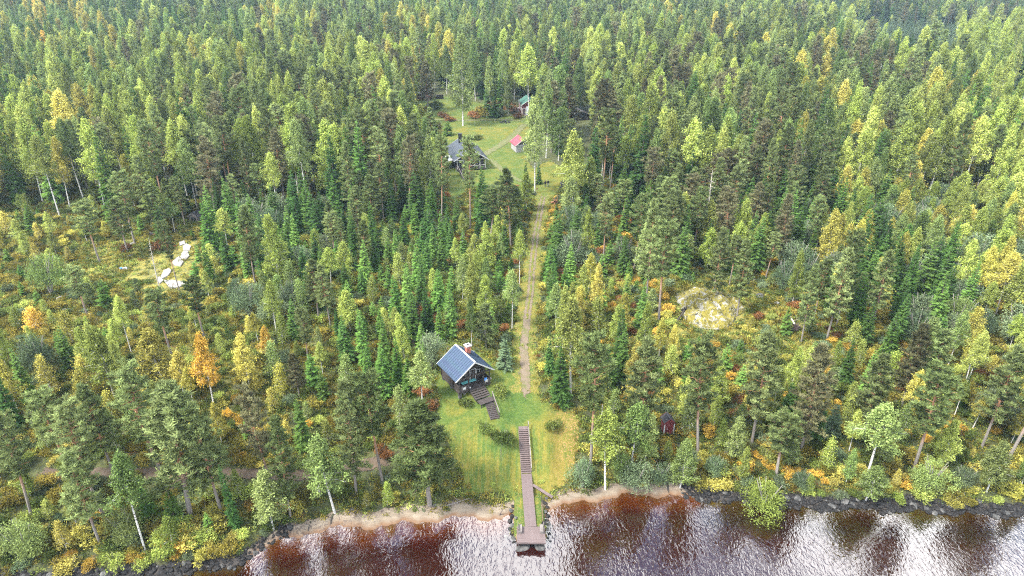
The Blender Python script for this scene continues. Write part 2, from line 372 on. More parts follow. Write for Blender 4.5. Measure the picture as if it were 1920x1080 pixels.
# tracks
def ribbon(name, pts, hw, mat, off, label, jit=.12, attrs=None, res=.5, step=None):
    P = [np.array(q[:2]) for q in pts]; L = []; Rr = []
    for i, q in enumerate(P):
        d = P[min(i+1, len(P)-1)]-P[max(i-1, 0)]; d = d/np.linalg.norm(d); nrm = np.array([-d[1], d[0]])
        h = hw[i] if hasattr(hw, '__len__') else hw
        L.append(q+nrm*h); Rr.append(q-nrm*h)
    return sheet(name, [tuple(q) for q in L+Rr[::-1]], mat, off, res, jit, attrs, label, step)
TRK = pix([(986, 760), (985, 738), (986, 715), (984, 690), (982, 650), (988, 600), (995, 545), (999, 490), (1005, 440), (1012, 400), (1019, 365)])
ribbon('track_verge', TRK[1:], [1.9]*(len(TRK)-1), GRASS, .09, 'yellowish grass verge of the gravel track', .25, dict(yel=lambda x, y: x*0+.52, stripe=lambda x, y: x*0, litter=lambda x, y: x*0+.55))
def gravelmat(name, a, b, rut=0, g=(.2, .2, .03)):
    m, t, p = newmat(name); pos = geo_pos(t); n1 = noise(t, pos, .6, 5, .7, .6); n2 = noise(t, pos, 5, 5, .75)
    col = mix(t, n1, a, b); col = mix(t, ramp(t, n1, [(.5, 0), (.62, rut)]), col, g)
    col = mix(t, 1.0, col, ramp(t, n2, [(.25, .55), (.75, 1.35)]), 'MULTIPLY')
    t.links.new(col, p.inputs['Base Color']); p.inputs['Roughness'].default_value = .95; bump(t, p, n2, .8, .08)
    e = mth(t, 'ADD', mth(t, 'MULTIPLY', attr(t, 'edge'), 1.5), mth(t, 'MULTIPLY', mth(t, 'SUBTRACT', noise(t, pos, 1.3, 5, .75), .5), 2.2))
    t.links.new(ramp(t, e, [(.30, 0), (.46, 1)]), p.inputs['Alpha']); return m
def edge_of(pts, hw):
    P = [np.array(q[:2]) for q in pts]; H_ = list(hw) if hasattr(hw, '__len__') else [hw]*len(P)
    def f(x, y):
        o = np.zeros_like(x)-1.
        for i in range(len(P)-1):
            d = P[i+1]-P[i]; t_ = np.clip(((x-P[i][0])*d[0]+(y-P[i][1])*d[1])/(d@d), 0, 1); o = np.maximum(o, 1-np.hypot(x-P[i][0]-t_*d[0], y-P[i][1]-t_*d[1])/(H_[i]*(1-t_)+H_[i+1]*t_))
        e0 = np.minimum(np.hypot(x-P[0][0], y-P[0][1]), np.hypot(x-P[-1][0], y-P[-1][1])); return np.clip(o, 0, 1)*sstep(0, 3.5, e0)
    return f
_rib = ribbon
def ribbon(name, pts, hw, mat, off, label, jit=.12, attrs=None, res=.5, step=None):
    if attrs is None: attrs = dict(edge=edge_of(pts, hw))
    return _rib(name, pts, hw, mat, off, label, jit, attrs, res, step)
GRAVEL = gravelmat('track_gravel', (.17, .13, .09), (.125, .095, .058), .85, (.09,.10,.022))
ribbon('gravel_track', TRK, [.7, .85, .95, .88, .82, .78, .78, .8, .85, .9, .85], GRAVEL, .13, 'pinkish gravel track running up from the lawn through the forest', .2)
ribbon('track_centre_grass', TRK[5:], .17, GRASS, .17, 'green grass strip along the middle of the gravel track', .09, dict(yel=lambda x, y: x*0+.5, stripe=lambda x, y: x*0, litter=lambda x, y: x*0+.3), res=.3, step=.5)
WORN = gravelmat('worn_grass', (.125, .115, .05), (.095, .11, .028), .8, (.075,.105,.018))
ribbon('worn_path', pix([(985, 232), (968, 250), (940, 272), (905, 292), (893, 302)]), 1.5, WORN, .13, 'worn tan drive crossing the upper yard', .3, res=1)
ribbon('yard_path', pix([(762, 219), (800, 224), (850, 226), (900, 226), (950, 225), (985, 228)]), [1.3, 1.0, 1.2, 1, 1, .9], WORN, .16, 'thin worn track along the top of the yard', .25, res=1)
ribbon('footpath', pix([(918, 296), (940, 318), (965, 335), (990, 345)]), 1.0, WORN, .12, 'faint footpath from the house to the gravel track', .2, res=1)
DIRT = gravelmat('brown_dirt', (.11, .078, .052), (.07, .048, .032), .4, (.07,.065,.025))
STRK = pix([(60, 886), (200, 886), (300, 890), (400, 892), (500, 890), (590, 888), (650, 878), (700, 870), (748, 860)])
ribbon('shore_track', STRK, [1.1, 1.05, 1.05, 1.05, 1.05, 1.05, 1.05, 1.2, 1.0], DIRT, .09, 'brown dirt track behind the shoreline pines', .12, res=.7)
# beach
def sandmat():
    m, t, p = newmat('beach_sand'); pos = geo_pos(t); n1 = noise(t, scaled(t, pos, (.4, 1.6, 1)), 1, 5, .7, .5); n2 = noise(t, pos, 9, 5, .8)
    col = ramp(t, n1, [(.25, (.11, .083, .058)), (.5, (.175, .14, .10)), (.75, (.25, .21, .16))])
    we = attr(t, 'wetness'); col = mix(t, we, col, (.13, .07, .035))
    deb = mth(t, 'MULTIPLY', ramp(t, noise(t, pos, 3.2, 5, .8, .5), [(.5, 0), (.58, 1)]), attr(t, 'debris'))
    col = mix(t, deb, col, (.055, .035, .03))
    col = mix(t, 1.0, col, ramp(t, n2, [(.2, .85), (.8, 1.12)]), 'MULTIPLY')
    t.links.new(col, p.inputs['Base Color']); p.inputs['Roughness'].default_value = .9; bump(t, p, n2, .4, .03); return m
SAND = sandmat()
def beach_sheet(x0, x1, name, label, wd):
    X = np.linspace(x0, x1, 60); a = [(float(x_), float(shore(x_))-1.6) for x_ in X]; b = [(float(x_), float(shore(x_))+float(np.interp(x_, *wd))) for x_ in X]
    dd = lambda x, y: y-shore(x)
    W = lambda x: np.interp(x, *wd)
    sheet(name, a+b[::-1], SAND, .04, .4, .05, dict(wetness=lambda x, y: 1-sstep(-.1, .5, dd(x, y)), debris=lambda x, y: np.clip(sstep(W(x)-1.3, W(x)-.2, dd(x, y))+.75*sstep(-15, -22, x), 0, 1)), label)
beach_sheet(-30, .4, 'beach', 'narrow sandy beach left of the jetty', ([-30, -24, -16, -7, -2, .4], [.8, 1.5, 2.0, 2.5, 2.4, 1.2]))
beach_sheet(4.0, 23.5, 'beach', 'curved sandy beach right of the jetty', ([4, 6, 10, 18, 23.5], [1.2, 1.9, 1.7, 1.8, .8]))

# ------------------------------------------------------------ water
xs = axis([(-1600, -200, 100), (-200, -66, 8), (-66, 66, .7), (66, 200, 8), (200, 1600, 100)])
ys = axis([(-300, 0, 30), (0, 52, 2), (52, 70, .5)])
me, co = grid_mesh('lake_water', xs, ys, lambda x, y: x*0, lambda x, y: T(x, y) < .15)
dep = np.clip(-T(co[:, 0], co[:, 1]), 0, 8); vattr(me, 'depth', dep)
m, t, p = newmat('lake_water'); t.nodes.remove(p); pos = geo_pos(t); dp = attr(t, 'depth')
tcol = ramp(t, mth(t, 'DIVIDE', dp, 2.5), [(0, (.95, .88, .75)), (.08, (.8, .50, .16)), (.22, (.42, .15, .025)), (.42, (.11, .018, .006)), (1, (.02, .002, .001))])
tb = N(t, 'ShaderNodeBsdfTransparent'); t.links.new(tcol, tb.inputs[0])
df = N(t, 'ShaderNodeBsdfDiffuse'); df.inputs[0].default_value = (.034, .007, .005, 1)
m1 = N(t, 'ShaderNodeMixShader'); t.links.new(ramp(t, mth(t, 'DIVIDE', dp, 2.5), [(0, 0), (.25, .15), (.6, .92)]), m1.inputs[0]); t.links.new(tb.outputs[0], m1.inputs[1]); t.links.new(df.outputs[0], m1.inputs[2])
gl = N(t, 'ShaderNodeBsdfGlossy'); gl.inputs['Roughness'].default_value = .05; gl.inputs[0].default_value = (1, 1, 1, 1)
wv = noise(t, scaled(t, pos, (1, .5, 1)), 2.5, 2, .45, 1.0); wv2 = noise(t, pos, 3.6, 2, .4, .6); wv3 = noise(t, pos, .35, 2, .5)
bp = N(t, 'ShaderNodeBump'); bp.inputs['Strength'].default_value = 1; bp.inputs['Distance'].default_value = .034
hh = mth(t, 'ADD', wv, mth(t, 'MULTIPLY', wv2, .2)); hh = mth(t, 'ADD', hh, mth(t, 'MULTIPLY', wv3, .8)); t.links.new(hh, bp.inputs['Height']); t.links.new(bp.outputs[0], gl.inputs['Normal'])
fr = N(t, 'ShaderNodeFresnel'); fr.inputs['IOR'].default_value = 1.33; t.links.new(bp.outputs[0], fr.inputs['Normal'])
ff = mth(t, 'MULTIPLY', fr.outputs[0], 5.2, True)
m2 = N(t, 'ShaderNodeMixShader'); t.links.new(ff, m2.inputs[0]); t.links.new(m1.outputs[0], m2.inputs[1]); t.links.new(gl.outputs[0], m2.inputs[2])
t.links.new(m2.outputs[0], t.nodes['Material Output'].inputs[0]); me.materials.append(m)
tag(link('lake_water', me), 'rippled red brown lake water reflecting bright clouds', kind='structure')

ORDN = 'first second third fourth fifth sixth seventh eighth ninth tenth eleventh twelfth thirteenth'.split()

# ------------------------------------------------------------ rocks
def rockmesh(seed, mat, flat=.7, sub=2, rough=.22):
    r = np.random.default_rng(seed); b = bmesh.new(); bmesh.ops.create_icosphere(b, subdivisions=sub, radius=1)
    ds = unit(r.normal(0, 1, (9, 3))); of = r.uniform(.62, .92, 9)
    for v in b.verts:
        p_ = np.array(v.co)
        for d_, o_ in zip(ds, of):
            q = p_.dot(d_)
            if q > o_: p_ = p_-d_*(q-o_)*.85
        p_ = p_*(1+r.normal(0, rough*.18)); v.co = Vector((p_[0], p_[1]*r.uniform(.98, 1.02), p_[2]*flat))
    me = bpy.data.meshes.new('rock'); b.to_mesh(me); b.free(); me.materials.append(mat); return me
def unit(a): return a/np.maximum(np.linalg.norm(a, axis=-1, keepdims=True), 1e-9)
ROCK = [rockmesh(s_, M['stone'], .62) for s_ in range(100, 106)]
PALE = [rockmesh(s_, M['palestone'], .6) for s_ in range(110, 114)]
GREY = [rockmesh(s_, M['greystone'], .65, 3) for s_ in range(120, 124)]
def rock(name, me, x, y, r_, label, group=None, dz=0, sx=1, cat='rock'):
    o = link(name, me, None, (x, y, max(Tf(x, y), -.35)+r_*.12+dz), (rng.uniform(-.2, .2), rng.uniform(-.2, .2), rng.uniform(0, 6.28)), (r_*sx, r_*rng.uniform(.75, 1), r_))
    return tag(o, label, cat, group)
ST = []
for i in range(16000):
    x = float(rng.choice([rng.uniform(-66, -26), rng.uniform(21.5, 72)], p=[.45, .55])); d_ = float(rng.uniform(-.45, 1.2)); y = float(shore(x))+d_
    big = rng.uniform() < .09; r_ = float(rng.uniform(.22, .48)) if big else float(rng.uniform(.07, .2))
    if x > -36 and x < -26 and rng.uniform() < .7: continue
    if 21.5 < x < 27 and rng.uniform() < .6: continue
    ST.append((r_, x, y, d_))
pk = []; seen = {}
for r_, x, y, d_ in sorted(ST, reverse=True):
    k_ = (int(x/.45), int(y/.45)); lim = sum(q for q in seen.get(k_, [])) 
    if lim > .30: continue
    seen.setdefault(k_, []).append(r_); pk.append((r_, x, y, d_))
for i, (r_, x, y, d_) in enumerate(pk[:270]):
    side = 'left' if x < 0 else 'right'; far = 'far out' if abs(x) > 45 else 'near the end of the beach' if abs(x) < 33 else 'midway'
    rock('shore_stone', ROCK[i % 6] if rng.uniform() < .86 else GREY[i % 4], x, y, r_, 'dark stone on the %s shoreline %s, %s' % (side, far, 'at the water edge' if d_ < .5 else 'against the bank'), 'dark stones along the %s shoreline' % side, cat='stone')
REST_STONES = pk[270:]
sp = [(-.15, 64.4, .42), (.05, 63.6, .46), (-.2, 62.9, .5), (.1, 62.2, .44), (-.15, 61.6, .5), (.0, 60.9, .44), (.15, 60.2, .42), (.1, 65.1, .3), (.2, 59.6, .36), (.45, 62.6, .3),
      (4.15, 65.6, .3), (4.3, 65.0, .34), (4.1, 64.3, .36), (4.35, 63.7, .34), (4.2, 63.0, .42), (4.4, 62.4, .38), (3.9, 62.1, .34), (3.75, 61.7, .36), (4.2, 61.6, .4), (4.4, 60.9, .34), (4.2, 60.2, .32), (4.3, 66.3, .3), (4.5, 59.7, .28)]
for i, (x, y, r_) in enumerate(sp):
    rock('boulder', ROCK[i % 6] if i % 3 else GREY[i % 4], x, y, r_*.85, 'dark boulder on the %s edge of the jetty spit, %s in its row' % ('left' if x < 2 else 'right', ORDN[i if i < 11 else i-11]), 'boulders edging the spit', .25, cat='boulder')
o = link('boulder', rockmesh(131, M['greystone'], .45, 3), None, (1.3, 58.75, .0), (.15, .05, .4), (.9, .5, .8)); tag(o, 'big pale boulder under the left front corner of the jetty platform', 'boulder')
o = link('boulder', rockmesh(132, M['greystone'], .4, 3), None, (3.15, 58.8, .05), (.1, -.1, 1.4), (.6, .7, .7)); tag(o, 'big pale boulder under the right front corner of the jetty platform', 'boulder')
rock('boulder', PALE[0], -.75, 60.6, .34, 'pale boulder in the shallow water left of the jetty platform', dz=.18, cat='boulder')
for px, py, r_, me_, lb in [(284, 440, 1.0, GREY[0], 'round grey boulder above the bare dead trunk'), (248, 458, .75, PALE[1], 'white-topped dark boulder left of the dead trunk'), (126, 530, .9, GREY[1], 'dark pitted boulder in the left clearing'),
  (113, 560, .9, PALE[2], 'whitish boulder at left beside a fallen pole'), (124, 583, .75, GREY[2], 'grey boulder below the whitish one at left'), (277, 614, 1.25, PALE[3], 'large pale flat boulder below the rock slabs'), (286, 602, .5, PALE[0], 'small white boulder just above the large flat one'),
  (570, 573, .9, PALE[1], 'white and brown split boulder in the young stand'), (245, 480, .55, GREY[3], 'small pinkish-grey boulder in the left clearing'), (1456, 569, .65, PALE[2], 'white boulder right of the lichen outcrop'), (1424, 556, .95, GREY[0], 'grey lichened boulder right of the outcrop'),
  (1605, 590, .45, PALE[3], 'small white boulder on the mossy rise at right'), (1609, 659, .9, GREY[1], 'dark grey boulder low on the mossy rise'), (1506, 524, .6, PALE[0], 'half hidden pale boulder at the top of the mossy rise'), (1412, 526, .7, PALE[1], 'white lichened rock between two orange trunks'),
  (815, 948, .45, GREY[2], 'grey stone at the back edge of the left beach'), (660, 955, .4, GREY[3], 'grey stone under the bushes at the far end of the left beach'), (733, 893, .9, GREY[2], 'long pale grey rock behind the slim pine by the shore track'), (836, 277, .6, PALE[2], 'pale stone at the left edge of the upper yard'),
  (901, 242, .55, GREY[1], 'small grey boulder in the middle of the yard lawn'), (1332, 915, .6, GREY[0], 'grey boulder at the start of the right stony shore'), (1494, 934, .75, GREY[1], 'large dark boulder at the right shore'), (1582, 941, .8, GREY[2], 'dark split boulder under the drooping birch'), (804, 252, .5, PALE[3], 'pale stone beside the dark columnar spruce'),
  (871, 738, .35, PALE[0], 'white stone at the left front corner of the cabin'), (862, 733, .45, PALE[1], 'pale stone pile at the cabin corner post'), (849, 713, .3, PALE[2], 'white stone along the left wall of the cabin'), (834, 697, .3, PALE[3], 'small white stone further back along the cabin wall'), (917, 711, .5, PALE[1], 'flat pale stone under the right porch corner')]:
    x, y = U(px, py); rock('boulder', me_, x, y, r_*.8, lb, cat='boulder')
# bare rock slabs in the left clearing
for i, (pl, lb) in enumerate([([(336,455),(346,452),(348,459),(337,462)], 'topmost small bare rock slab in the left clearing'), ([(342,464),(350,458),(359,462),(355,470),(344,470)], 'second bare rock slab from the top'), ([(338,480),(343,472),(352,471),(356,481),(349,488),(341,487)], 'rounded bare rock slab in the middle of the chain'),
    ([(323,491),(336,481),(345,493),(338,501),(326,499)], 'pointed white rock slab below the rounded one'), ([(302,519),(308,508),(318,503),(322,508),(314,520),(304,524)], 'oblong grey-white rock slab'), ([(293,525),(300,520),(307,527),(300,533)], 'broken grey rock slab at the left end'), ([(307,526),(346,529),(348,535),(332,541),(318,541)], 'long low rock slab, the lowest of the chain')]):
    P_ = densify(pix(pl), .5, .06); c_ = np.mean(P_, 0); b = bmesh.new(); zc_ = Tf(*c_)
    bot = [b.verts.new((x-c_[0], y-c_[1], Tf(x, y)-zc_-.3)) for x, y in P_]; top = [b.verts.new(((x-c_[0])*.96, (y-c_[1])*.96, Tf(x, y)-zc_+.22+rng.uniform(-.03, .03))) for x, y in P_]
    ce = b.verts.new((0, 0, .33)); n_ = len(P_)
    for k in range(n_): b.faces.new((bot[k], bot[(k+1) % n_], top[(k+1) % n_], top[k])); b.faces.new((top[k], top[(k+1) % n_], ce))
    bmesh.ops.recalc_face_normals(b, faces=b.faces); me_ = bpy.data.meshes.new('rock_slab'); b.to_mesh(me_); b.free(); me_.materials.append(M['bedrock'])
    tag(link('rock_slab', me_, None, (c_[0], c_[1], zc_)), lb, 'rock')
# lichen outcrop
OUTC = U(1330, 580)
b = bmesh.new(); nr, na_ = 22, 56; vs = []
for i in range(nr+1):
    f_ = i/nr; ring = []
    for j in range(na_):
        a_ = 2*math.pi*j/na_; lob = 1+.10*math.sin(3*a_+1)+.07*math.sin(5*a_+2)
        x = math.cos(a_)*5.9*f_*lob; y = math.sin(a_)*6.6*f_*lob; g = (1-f_**3.2)
        z = 2.5*g*(1+.12*math.sin(x*.9)*math.cos(y*.8))+.28*math.sin(x*1.9+y)+.2*math.sin(y*2.7-x*1.7)+.3*abs(math.sin(x*.8+y*.6+1))
        if x < -1 and y < -1.5 and abs(x+3.2+y*.3) < .5: z -= 1.0*g
        if x > 1.5 and abs(x-3.6+y*.25) < .35 and y < 1: z -= .7*g
        ring.append(b.verts.new((x+rng.normal(0, .05), y+rng.normal(0, .05), z-.35+rng.normal(0, .09)-(.9 if i == nr else 0))))
    vs.append(ring)
for i in range(1, nr):
    for j in range(na_): b.faces.new((vs[i][j], vs[i+1][j], vs[i+1][(j+1) % na_], vs[i][(j+1) % na_]))
for q in vs[0]: b.verts.remove(q) if q.is_valid and not q.link_faces else None
b.faces.new(vs[1]); bmesh.ops.recalc_face_normals(b, faces=b.faces)
me_ = bpy.data.meshes.new('rock_outcrop'); b.to_mesh(me_); b.free()
m, t, p = newmat('lichen_and_moss_rock'); co_ = obj_co(t); n1 = noise(t, co_, .8, 6, .75, .8); n2 = noise(t, co_, 3, 6, .75); n3 = noise(t, co_, .9, 5, .7, 1.2)
col = ramp(t, n2, [(.3, (.07, .07, .016)), (.5, (.20, .17, .025)), (.7, (.27, .23, .04))]); col = mix(t, ramp(t, n1, [(.51, 0), (.56, 1)]), col, ramp(t, n2, [(.3, (.15, .145, .12)), (.6, (.36, .35, .31))]))
col = mix(t, ramp(t, n3, [(.36, 1), (.42, 0)]), col, (.04, .038, .03)); t.links.new(col, p.inputs['Base Color']); p.inputs['Roughness'].default_value = .95; bump(t, p, mth(t, 'ADD', n1, n2), 1, .2)
me_.materials.append(m); tag(link('rock_outcrop', me_, None, (OUTC[0], OUTC[1], Tf(*OUTC))), 'big rock outcrop covered in yellow moss and white lichen', 'rock')

# ------------------------------------------------------------ buildings
def gable_roof(parent, w_, d_, ze, zr, mat, n_strip, steps, edge, th=.1, y0=None, pname='roof_panel'):
    """two slopes of separate panels over a thin deck; w_,d_ over the eaves, origin at the middle"""
    hw = w_/2; sl_ = math.hypot(hw, zr-ze); an = math.atan2(zr-ze, hw); roof = None
    dk = MB()
    for sg in (-1, 1): dk.box((sg*hw/2, 0, (ze+zr)/2-.05), (sl_-.02, d_-.04, .07), (0, sg*an, 0))
    roof = dk.obj('roof', M['darkwood'], parent)
    sw = d_/n_strip
    pm = MB()
    for k in range(steps):      # stepped tile profile running down the slope
        pm.box((-(k+.5)*sl_/steps, 0, .035), (sl_/steps*1.02, sw*.86, .035), (0, -.035, 0))
    pm.box((-sl_/2, sw*.455, .045), (sl_, sw*.05, .07))
    me_ = pm.mesh(pname, [mat])
    for sg in (-1, 1):
        for k in range(n_strip):
            q = link(pname, me_, roof, (0, -d_/2+(k+.5)*sw, zr-.02)); q.rotation_euler = (0, -an, 0) if sg < 0 else (0, -an, math.pi)
            if sg > 0: q.rotation_euler = Euler((0, 0, math.pi)).to_matrix().to_4x4().to_euler(); q.rotation_euler = (Matrix.Rotation(math.pi, 4, 'Z') @ Matrix.Rotation(-an, 4, 'Y')).to_euler()
    for e_ in (-1, 1):
        for sg in (-1, 1):
            q = MB().box((sg*hw/2, e_*(d_/2+.03), (ze+zr)/2-.02), (sl_+.08, .05, .16), (0, sg*an, 0)).obj('bargeboard', edge, parent)
    MB().box((0, 0, zr+.06), (.22, d_, .05)).obj('ridge_cap', edge if edge is M['white'] and mat is M['slate'] else mat, parent)
    return roof, an, sl_
def gable_panel(name, parent, w_, z0, zr, y, mat, th=.06):
    b = MB(); hw = w_/2
    b.add([(-hw, y-th, z0), (hw, y-th, z0), (0, y-th, zr), (-hw, y, z0), (hw, y, z0), (0, y, zr)], [(0, 1, 2), (5, 4, 3), (0, 3, 4, 1), (1, 4, 5, 2), (2, 5, 3, 0)]); return b.obj(name, mat, parent)
def window(parent, c, w_, h_, axis_='x', name='window', panes=2, frame=None, depth=.08):
    rz = 0 if axis_ == 'x' else math.pi/2
    f = MB(); t_ = .07
    for sx in (-1, 1): f.box((sx*(w_/2-t_/2), 0, 0), (t_, depth, h_))
    for sz in (-1, 1): f.box((0, 0, sz*(h_/2-t_/2)), (w_-2*t_-.004, depth-.01, t_))
    fo = f.obj(name, frame or M['white'], parent, c, (0, 0, rz)); pw = (w_-2*t_)/panes
    for k in range(panes): MB().box((0, 0, 0), (pw-.04, .03, h_-2*t_-.01)).obj('pane', M['glass'], fo, (-w_/2+t_+pw*(k+.5), 0, 0))
    return fo
# lakeside cabin
CZ = 6.75
cabin = empty('lakeside_cabin', (-6.62, 83.6, CZ), math.atan2(3.2, 5.05), 'dark log cabin with blue-black tiled roof and red brick chimney above the lawn', 'cabin')
gable_roof(cabin, 6.1, 5.7, 2.05, 4.25, M['slate'], 12, 10, M['white'])
ch = bx('chimney', M['brick'], cabin, (.95, .9, 4.0), (.62, .62, 1.5)); bx('chimney_cap', M['plaster'], ch, (0, 0, .83), (.86, .86, .16)); bx('flue', M['black'], ch, (0, 0, .94), (.3, .3, .08)); bx('flashing', M['black'], ch, (0, 0, -.45), (.8, .8, .12))
for k in range(4): bx('mortar_joint', M['plaster'], ch, (0, 0, -.3+.25*k), (.63, .63, .012))
lg = MB().tube([(0, -1.8, 0), (0, 1.8, 0)], [.115, .115], 8).mesh('log', [M['log']]); lx = MB().tube([(-2.6, 0, 0), (2.6, 0, 0)], [.115, .115], 8).mesh('log', [M['log']])
for k in range(10):
    for sx in (-1, 1): link('log', lg, cabin, (sx*2.42, .85, .1+.205*k))
    link('log', lx, cabin, (0, -.9, .2+.205*k)); link('log', lx, cabin, (0, 2.6, .2+.205*k))
bx('inner_wall', M['log'], cabin, (0, .85, 1.02), (4.7, 3.4, 2.0))
gable_panel('front_gable', cabin, 4.9, 2.1, 3.95, -.95, M['log']); gable_panel('rear_gable', cabin, 4.9, 2.1, 3.95, 2.66, M['log'])
bx('floor_beam', M['darkwood'], cabin, (0, 0, -.12), (5.1, 5.3, .2)); 
for sx in (-1, 1):
    for yy_ in (-2.4, 0, 2.4): bx('foundation_pier', M['greystone'], cabin, (sx*2.3, yy_, -.62), (.4, .4, .82))
bdm = MB().box((0, 0, 0), (5.1, .135, .035)).mesh('porch_board', [M['plank']])
for k in range(11): link('porch_board', MB().box((0, 0, 0), (5.1, .14, .035)).mesh('porch_board', [M['darkwood']]) if k == 0 else bpy.data.meshes['porch_board.001'] if 'porch_board.001' in bpy.data.meshes else bdm, cabin, (0, -1.1-.15*k, .005))
window(cabin, (-.95, -1.05, 1.25), .9, .9, panes=2); window(cabin, (-1.95, -1.05, 1.25), .55, .9, panes=1)
dr = bx('door', M['darkwood'], cabin, (.55, -1.06, .98), (.8, .06, 1.9)); bx('door_frame', M['white'], dr, (-.45, 0, 0), (.08, .1, 1.95)); bx('door_frame', M['white'], dr, (.45, 0, 0), (.08, .1, 1.95)); bx('door_frame', M['white'], dr, (0, 0, 1.0), (.98, .1, .08))
window(cabin, (1.45, -1.05, 1.25), .6, .9, panes=1); window(cabin, (0, -1.04, 2.75), .62, .62, panes=2)
bn = bx('bench', M['darkwood'], cabin, (-.35, -1.45, .42), (2.3, .5, .06))
for k in range(4): bx('cushion', M['teal'], bn, (-.85+.57*k, -.02, .08), (.54, .5, .1))
for sx in (-1, 1): bx('bench_leg', M['darkwood'], bn, (sx*1.0, 0, -.22), (.08, .4, .38))
for x_ in (-2.4, -.95, 1.35, 2.4):
    bx('post', M['log'], cabin, (x_, -2.62, 1.02), (.15, .15, 2.05))
bx('tie_beam', M['log'], cabin, (0, -2.62, 2.12), (5.2, .16, .18))
for x0, x1 in ((-2.4, -.95), (1.35, 2.4)):
    rl = bx('railing', M['darkwood'], cabin, ((x0+x1)/2, -2.62, .88), (x1-x0-.15, .08, .07))
    n_ = int((x1-x0)/.19)
    for k in range(n_): bx('rail_board', M['greywood'] if k % 3 == 1 else M['darkwood'], rl, (-(x1-x0)/2+.17+k*.19, -.05, -.42), (.15, .025, .75))
for sx in (-1, 1):
    rl = bx('side_railing', M['darkwood'], cabin, (sx*2.42, -1.8, .88), (.08, 1.5, .07))
    for k in range(7): bx('rail_board', M['darkwood'], rl, (0, -.66+k*.22, -.42), (.025, .17, .75))
bx('notice_board', M['white'], cabin, (-1.7, -2.72, .5), (.42, .03, .38)); bx('notice_board', M['white'], cabin, (1.85, -2.72, .55), (.4, .03, .36))
cl_ = bx('towel', M['blue'], None, (0, 0, 0), (.34, .2, .42)); cl_.parent = None
q = cabin.matrix_basis.copy(); rz_ = cabin.rotation_euler[2]
def cab(x, y, z): return (cabin.location[0]+x*math.cos(rz_)-y*math.sin(rz_), cabin.location[1]+x*math.sin(rz_)+y*math.cos(rz_), CZ+z)
bpy.data.objects.remove(cl_); tb_ = MB(); tb_.box((0, -.06, -.16), (.42, .03, .4)); tb_.box((0, 0, .03), (.42, .14, .03)); tb_.box((0, .06, -.1), (.42, .03, .28))
tag(tb_.obj('towel', M['blue'], None, cab(1.75, -2.62, .93), (0, 0, rz_)), 'blue towel hung over the right porch railing of the cabin', 'towel')
lt = MB().tube([(0, 0, 0), (0, 0, .1), (0, 0, .22), (0, 0, .26)], [.09, .14, .12, .04], 10).obj('lantern', M['white'], None, cab(-.72, -2.45, .02)); tag(lt, 'round white lantern on the cabin porch floor by the post', 'lantern')
# broad front steps and landing
stp = empty('porch_steps', cab(.25, -2.75, 0), rz_, 'broad dark wooden steps in front of the cabin porch', 'steps')
for k in range(5): bx('tread', M['darkwood'], stp, (0, -.2-.36*k, -.07-.13*k), (2.35, .355, .05)); bx('riser', M['riser'], stp, (0, -.03-.36*k, -.135-.13*k), (2.3, .03, .08))
for sx in (-1, 1): MB().bar((sx*1.14, 0, -.22), (sx*1.14, -1.8, -.85), .06, .2).obj('stringer', M['darkwood'], stp)
for k in range(7): bx('landing_board', M['darkwood'], stp, (.0, -2.02-.16*k, -.72), (2.3, .15, .05))
for sx in (-1, 1):
    for yy_ in (-2.0, -2.95): bx('support_post', M['darkwood'], stp, (sx*1.0, yy_, -1.2), (.1, .1, .9))
def stairs(name, label, A, B, wd, n, mat, railside=1, railh=.85, side=None, nosing=None, ext=.0):
    """treads from A (top) to B (bottom)"""
    A, B = Vector(A), Vector(B); dh = Vector((B.x-A.x, B.y-A.y, 0)); L_ = dh.length; rz = math.atan2(dh.y, dh.x)+math.pi/2
    s_ = empty(name, A, rz, label, 'stairs'); dz_ = (B.z-A.z)
    me_ = MB().box((0, 0, 0), (wd, L_/n*.80, .05)).mesh('tread', [mat]); mr = MB().box((0, 0, 0), (wd-.06, .03, abs(dz_)/n-.05)).mesh('riser', [M['riser']])
    for k in range(n): link('tread', me_, s_, (0, -L_*(k+.5)/n, dz_*(k+.5)/n+.02)); link('riser', mr, s_, (0, -L_*(k+.97)/n, dz_*(k+.98)/n-.02))
    for sx in (-1, 1): MB().bar((sx*(wd/2+.03), .1, -.12), (sx*(wd/2+.03), -L_-.05, dz_-.12), .06, .26).obj('stringer', mat, s_)
    if railside:
        x_ = railside*(wd/2+.1); MB().bar((x_, .3+ext, railh), (x_, -L_+.1, dz_+railh), .11, .05).obj('handrail', M['greywood'] if side is None else side, s_)
        MB().bar((x_, .2, railh*.5), (x_, -L_+.1, dz_+railh*.5), .04, .09).obj('mid_rail', mat, s_)
        np_ = max(3, int(L_/1.2)+1)
        for k in range(np_): bx('rail_post', mat, s_, (x_, -L_*k/(np_-1)*.97+.1, dz_*k/(np_-1)*.97+railh*.5-.1), (.08, .08, railh+.15))
    return s_
xa, ya = cab(.75, -5.0, 0)[:2]; stairs('cabin_stairs', 'narrow dark wooden stairs descending from the cabin deck to the lawn', (xa, ya, CZ-.72), (-2.3, 76.6, Tf(-2.3, 76.6)+.2), 1.15, 12, M['darkwood'], 1)
bx_ = stp  # landing already in place
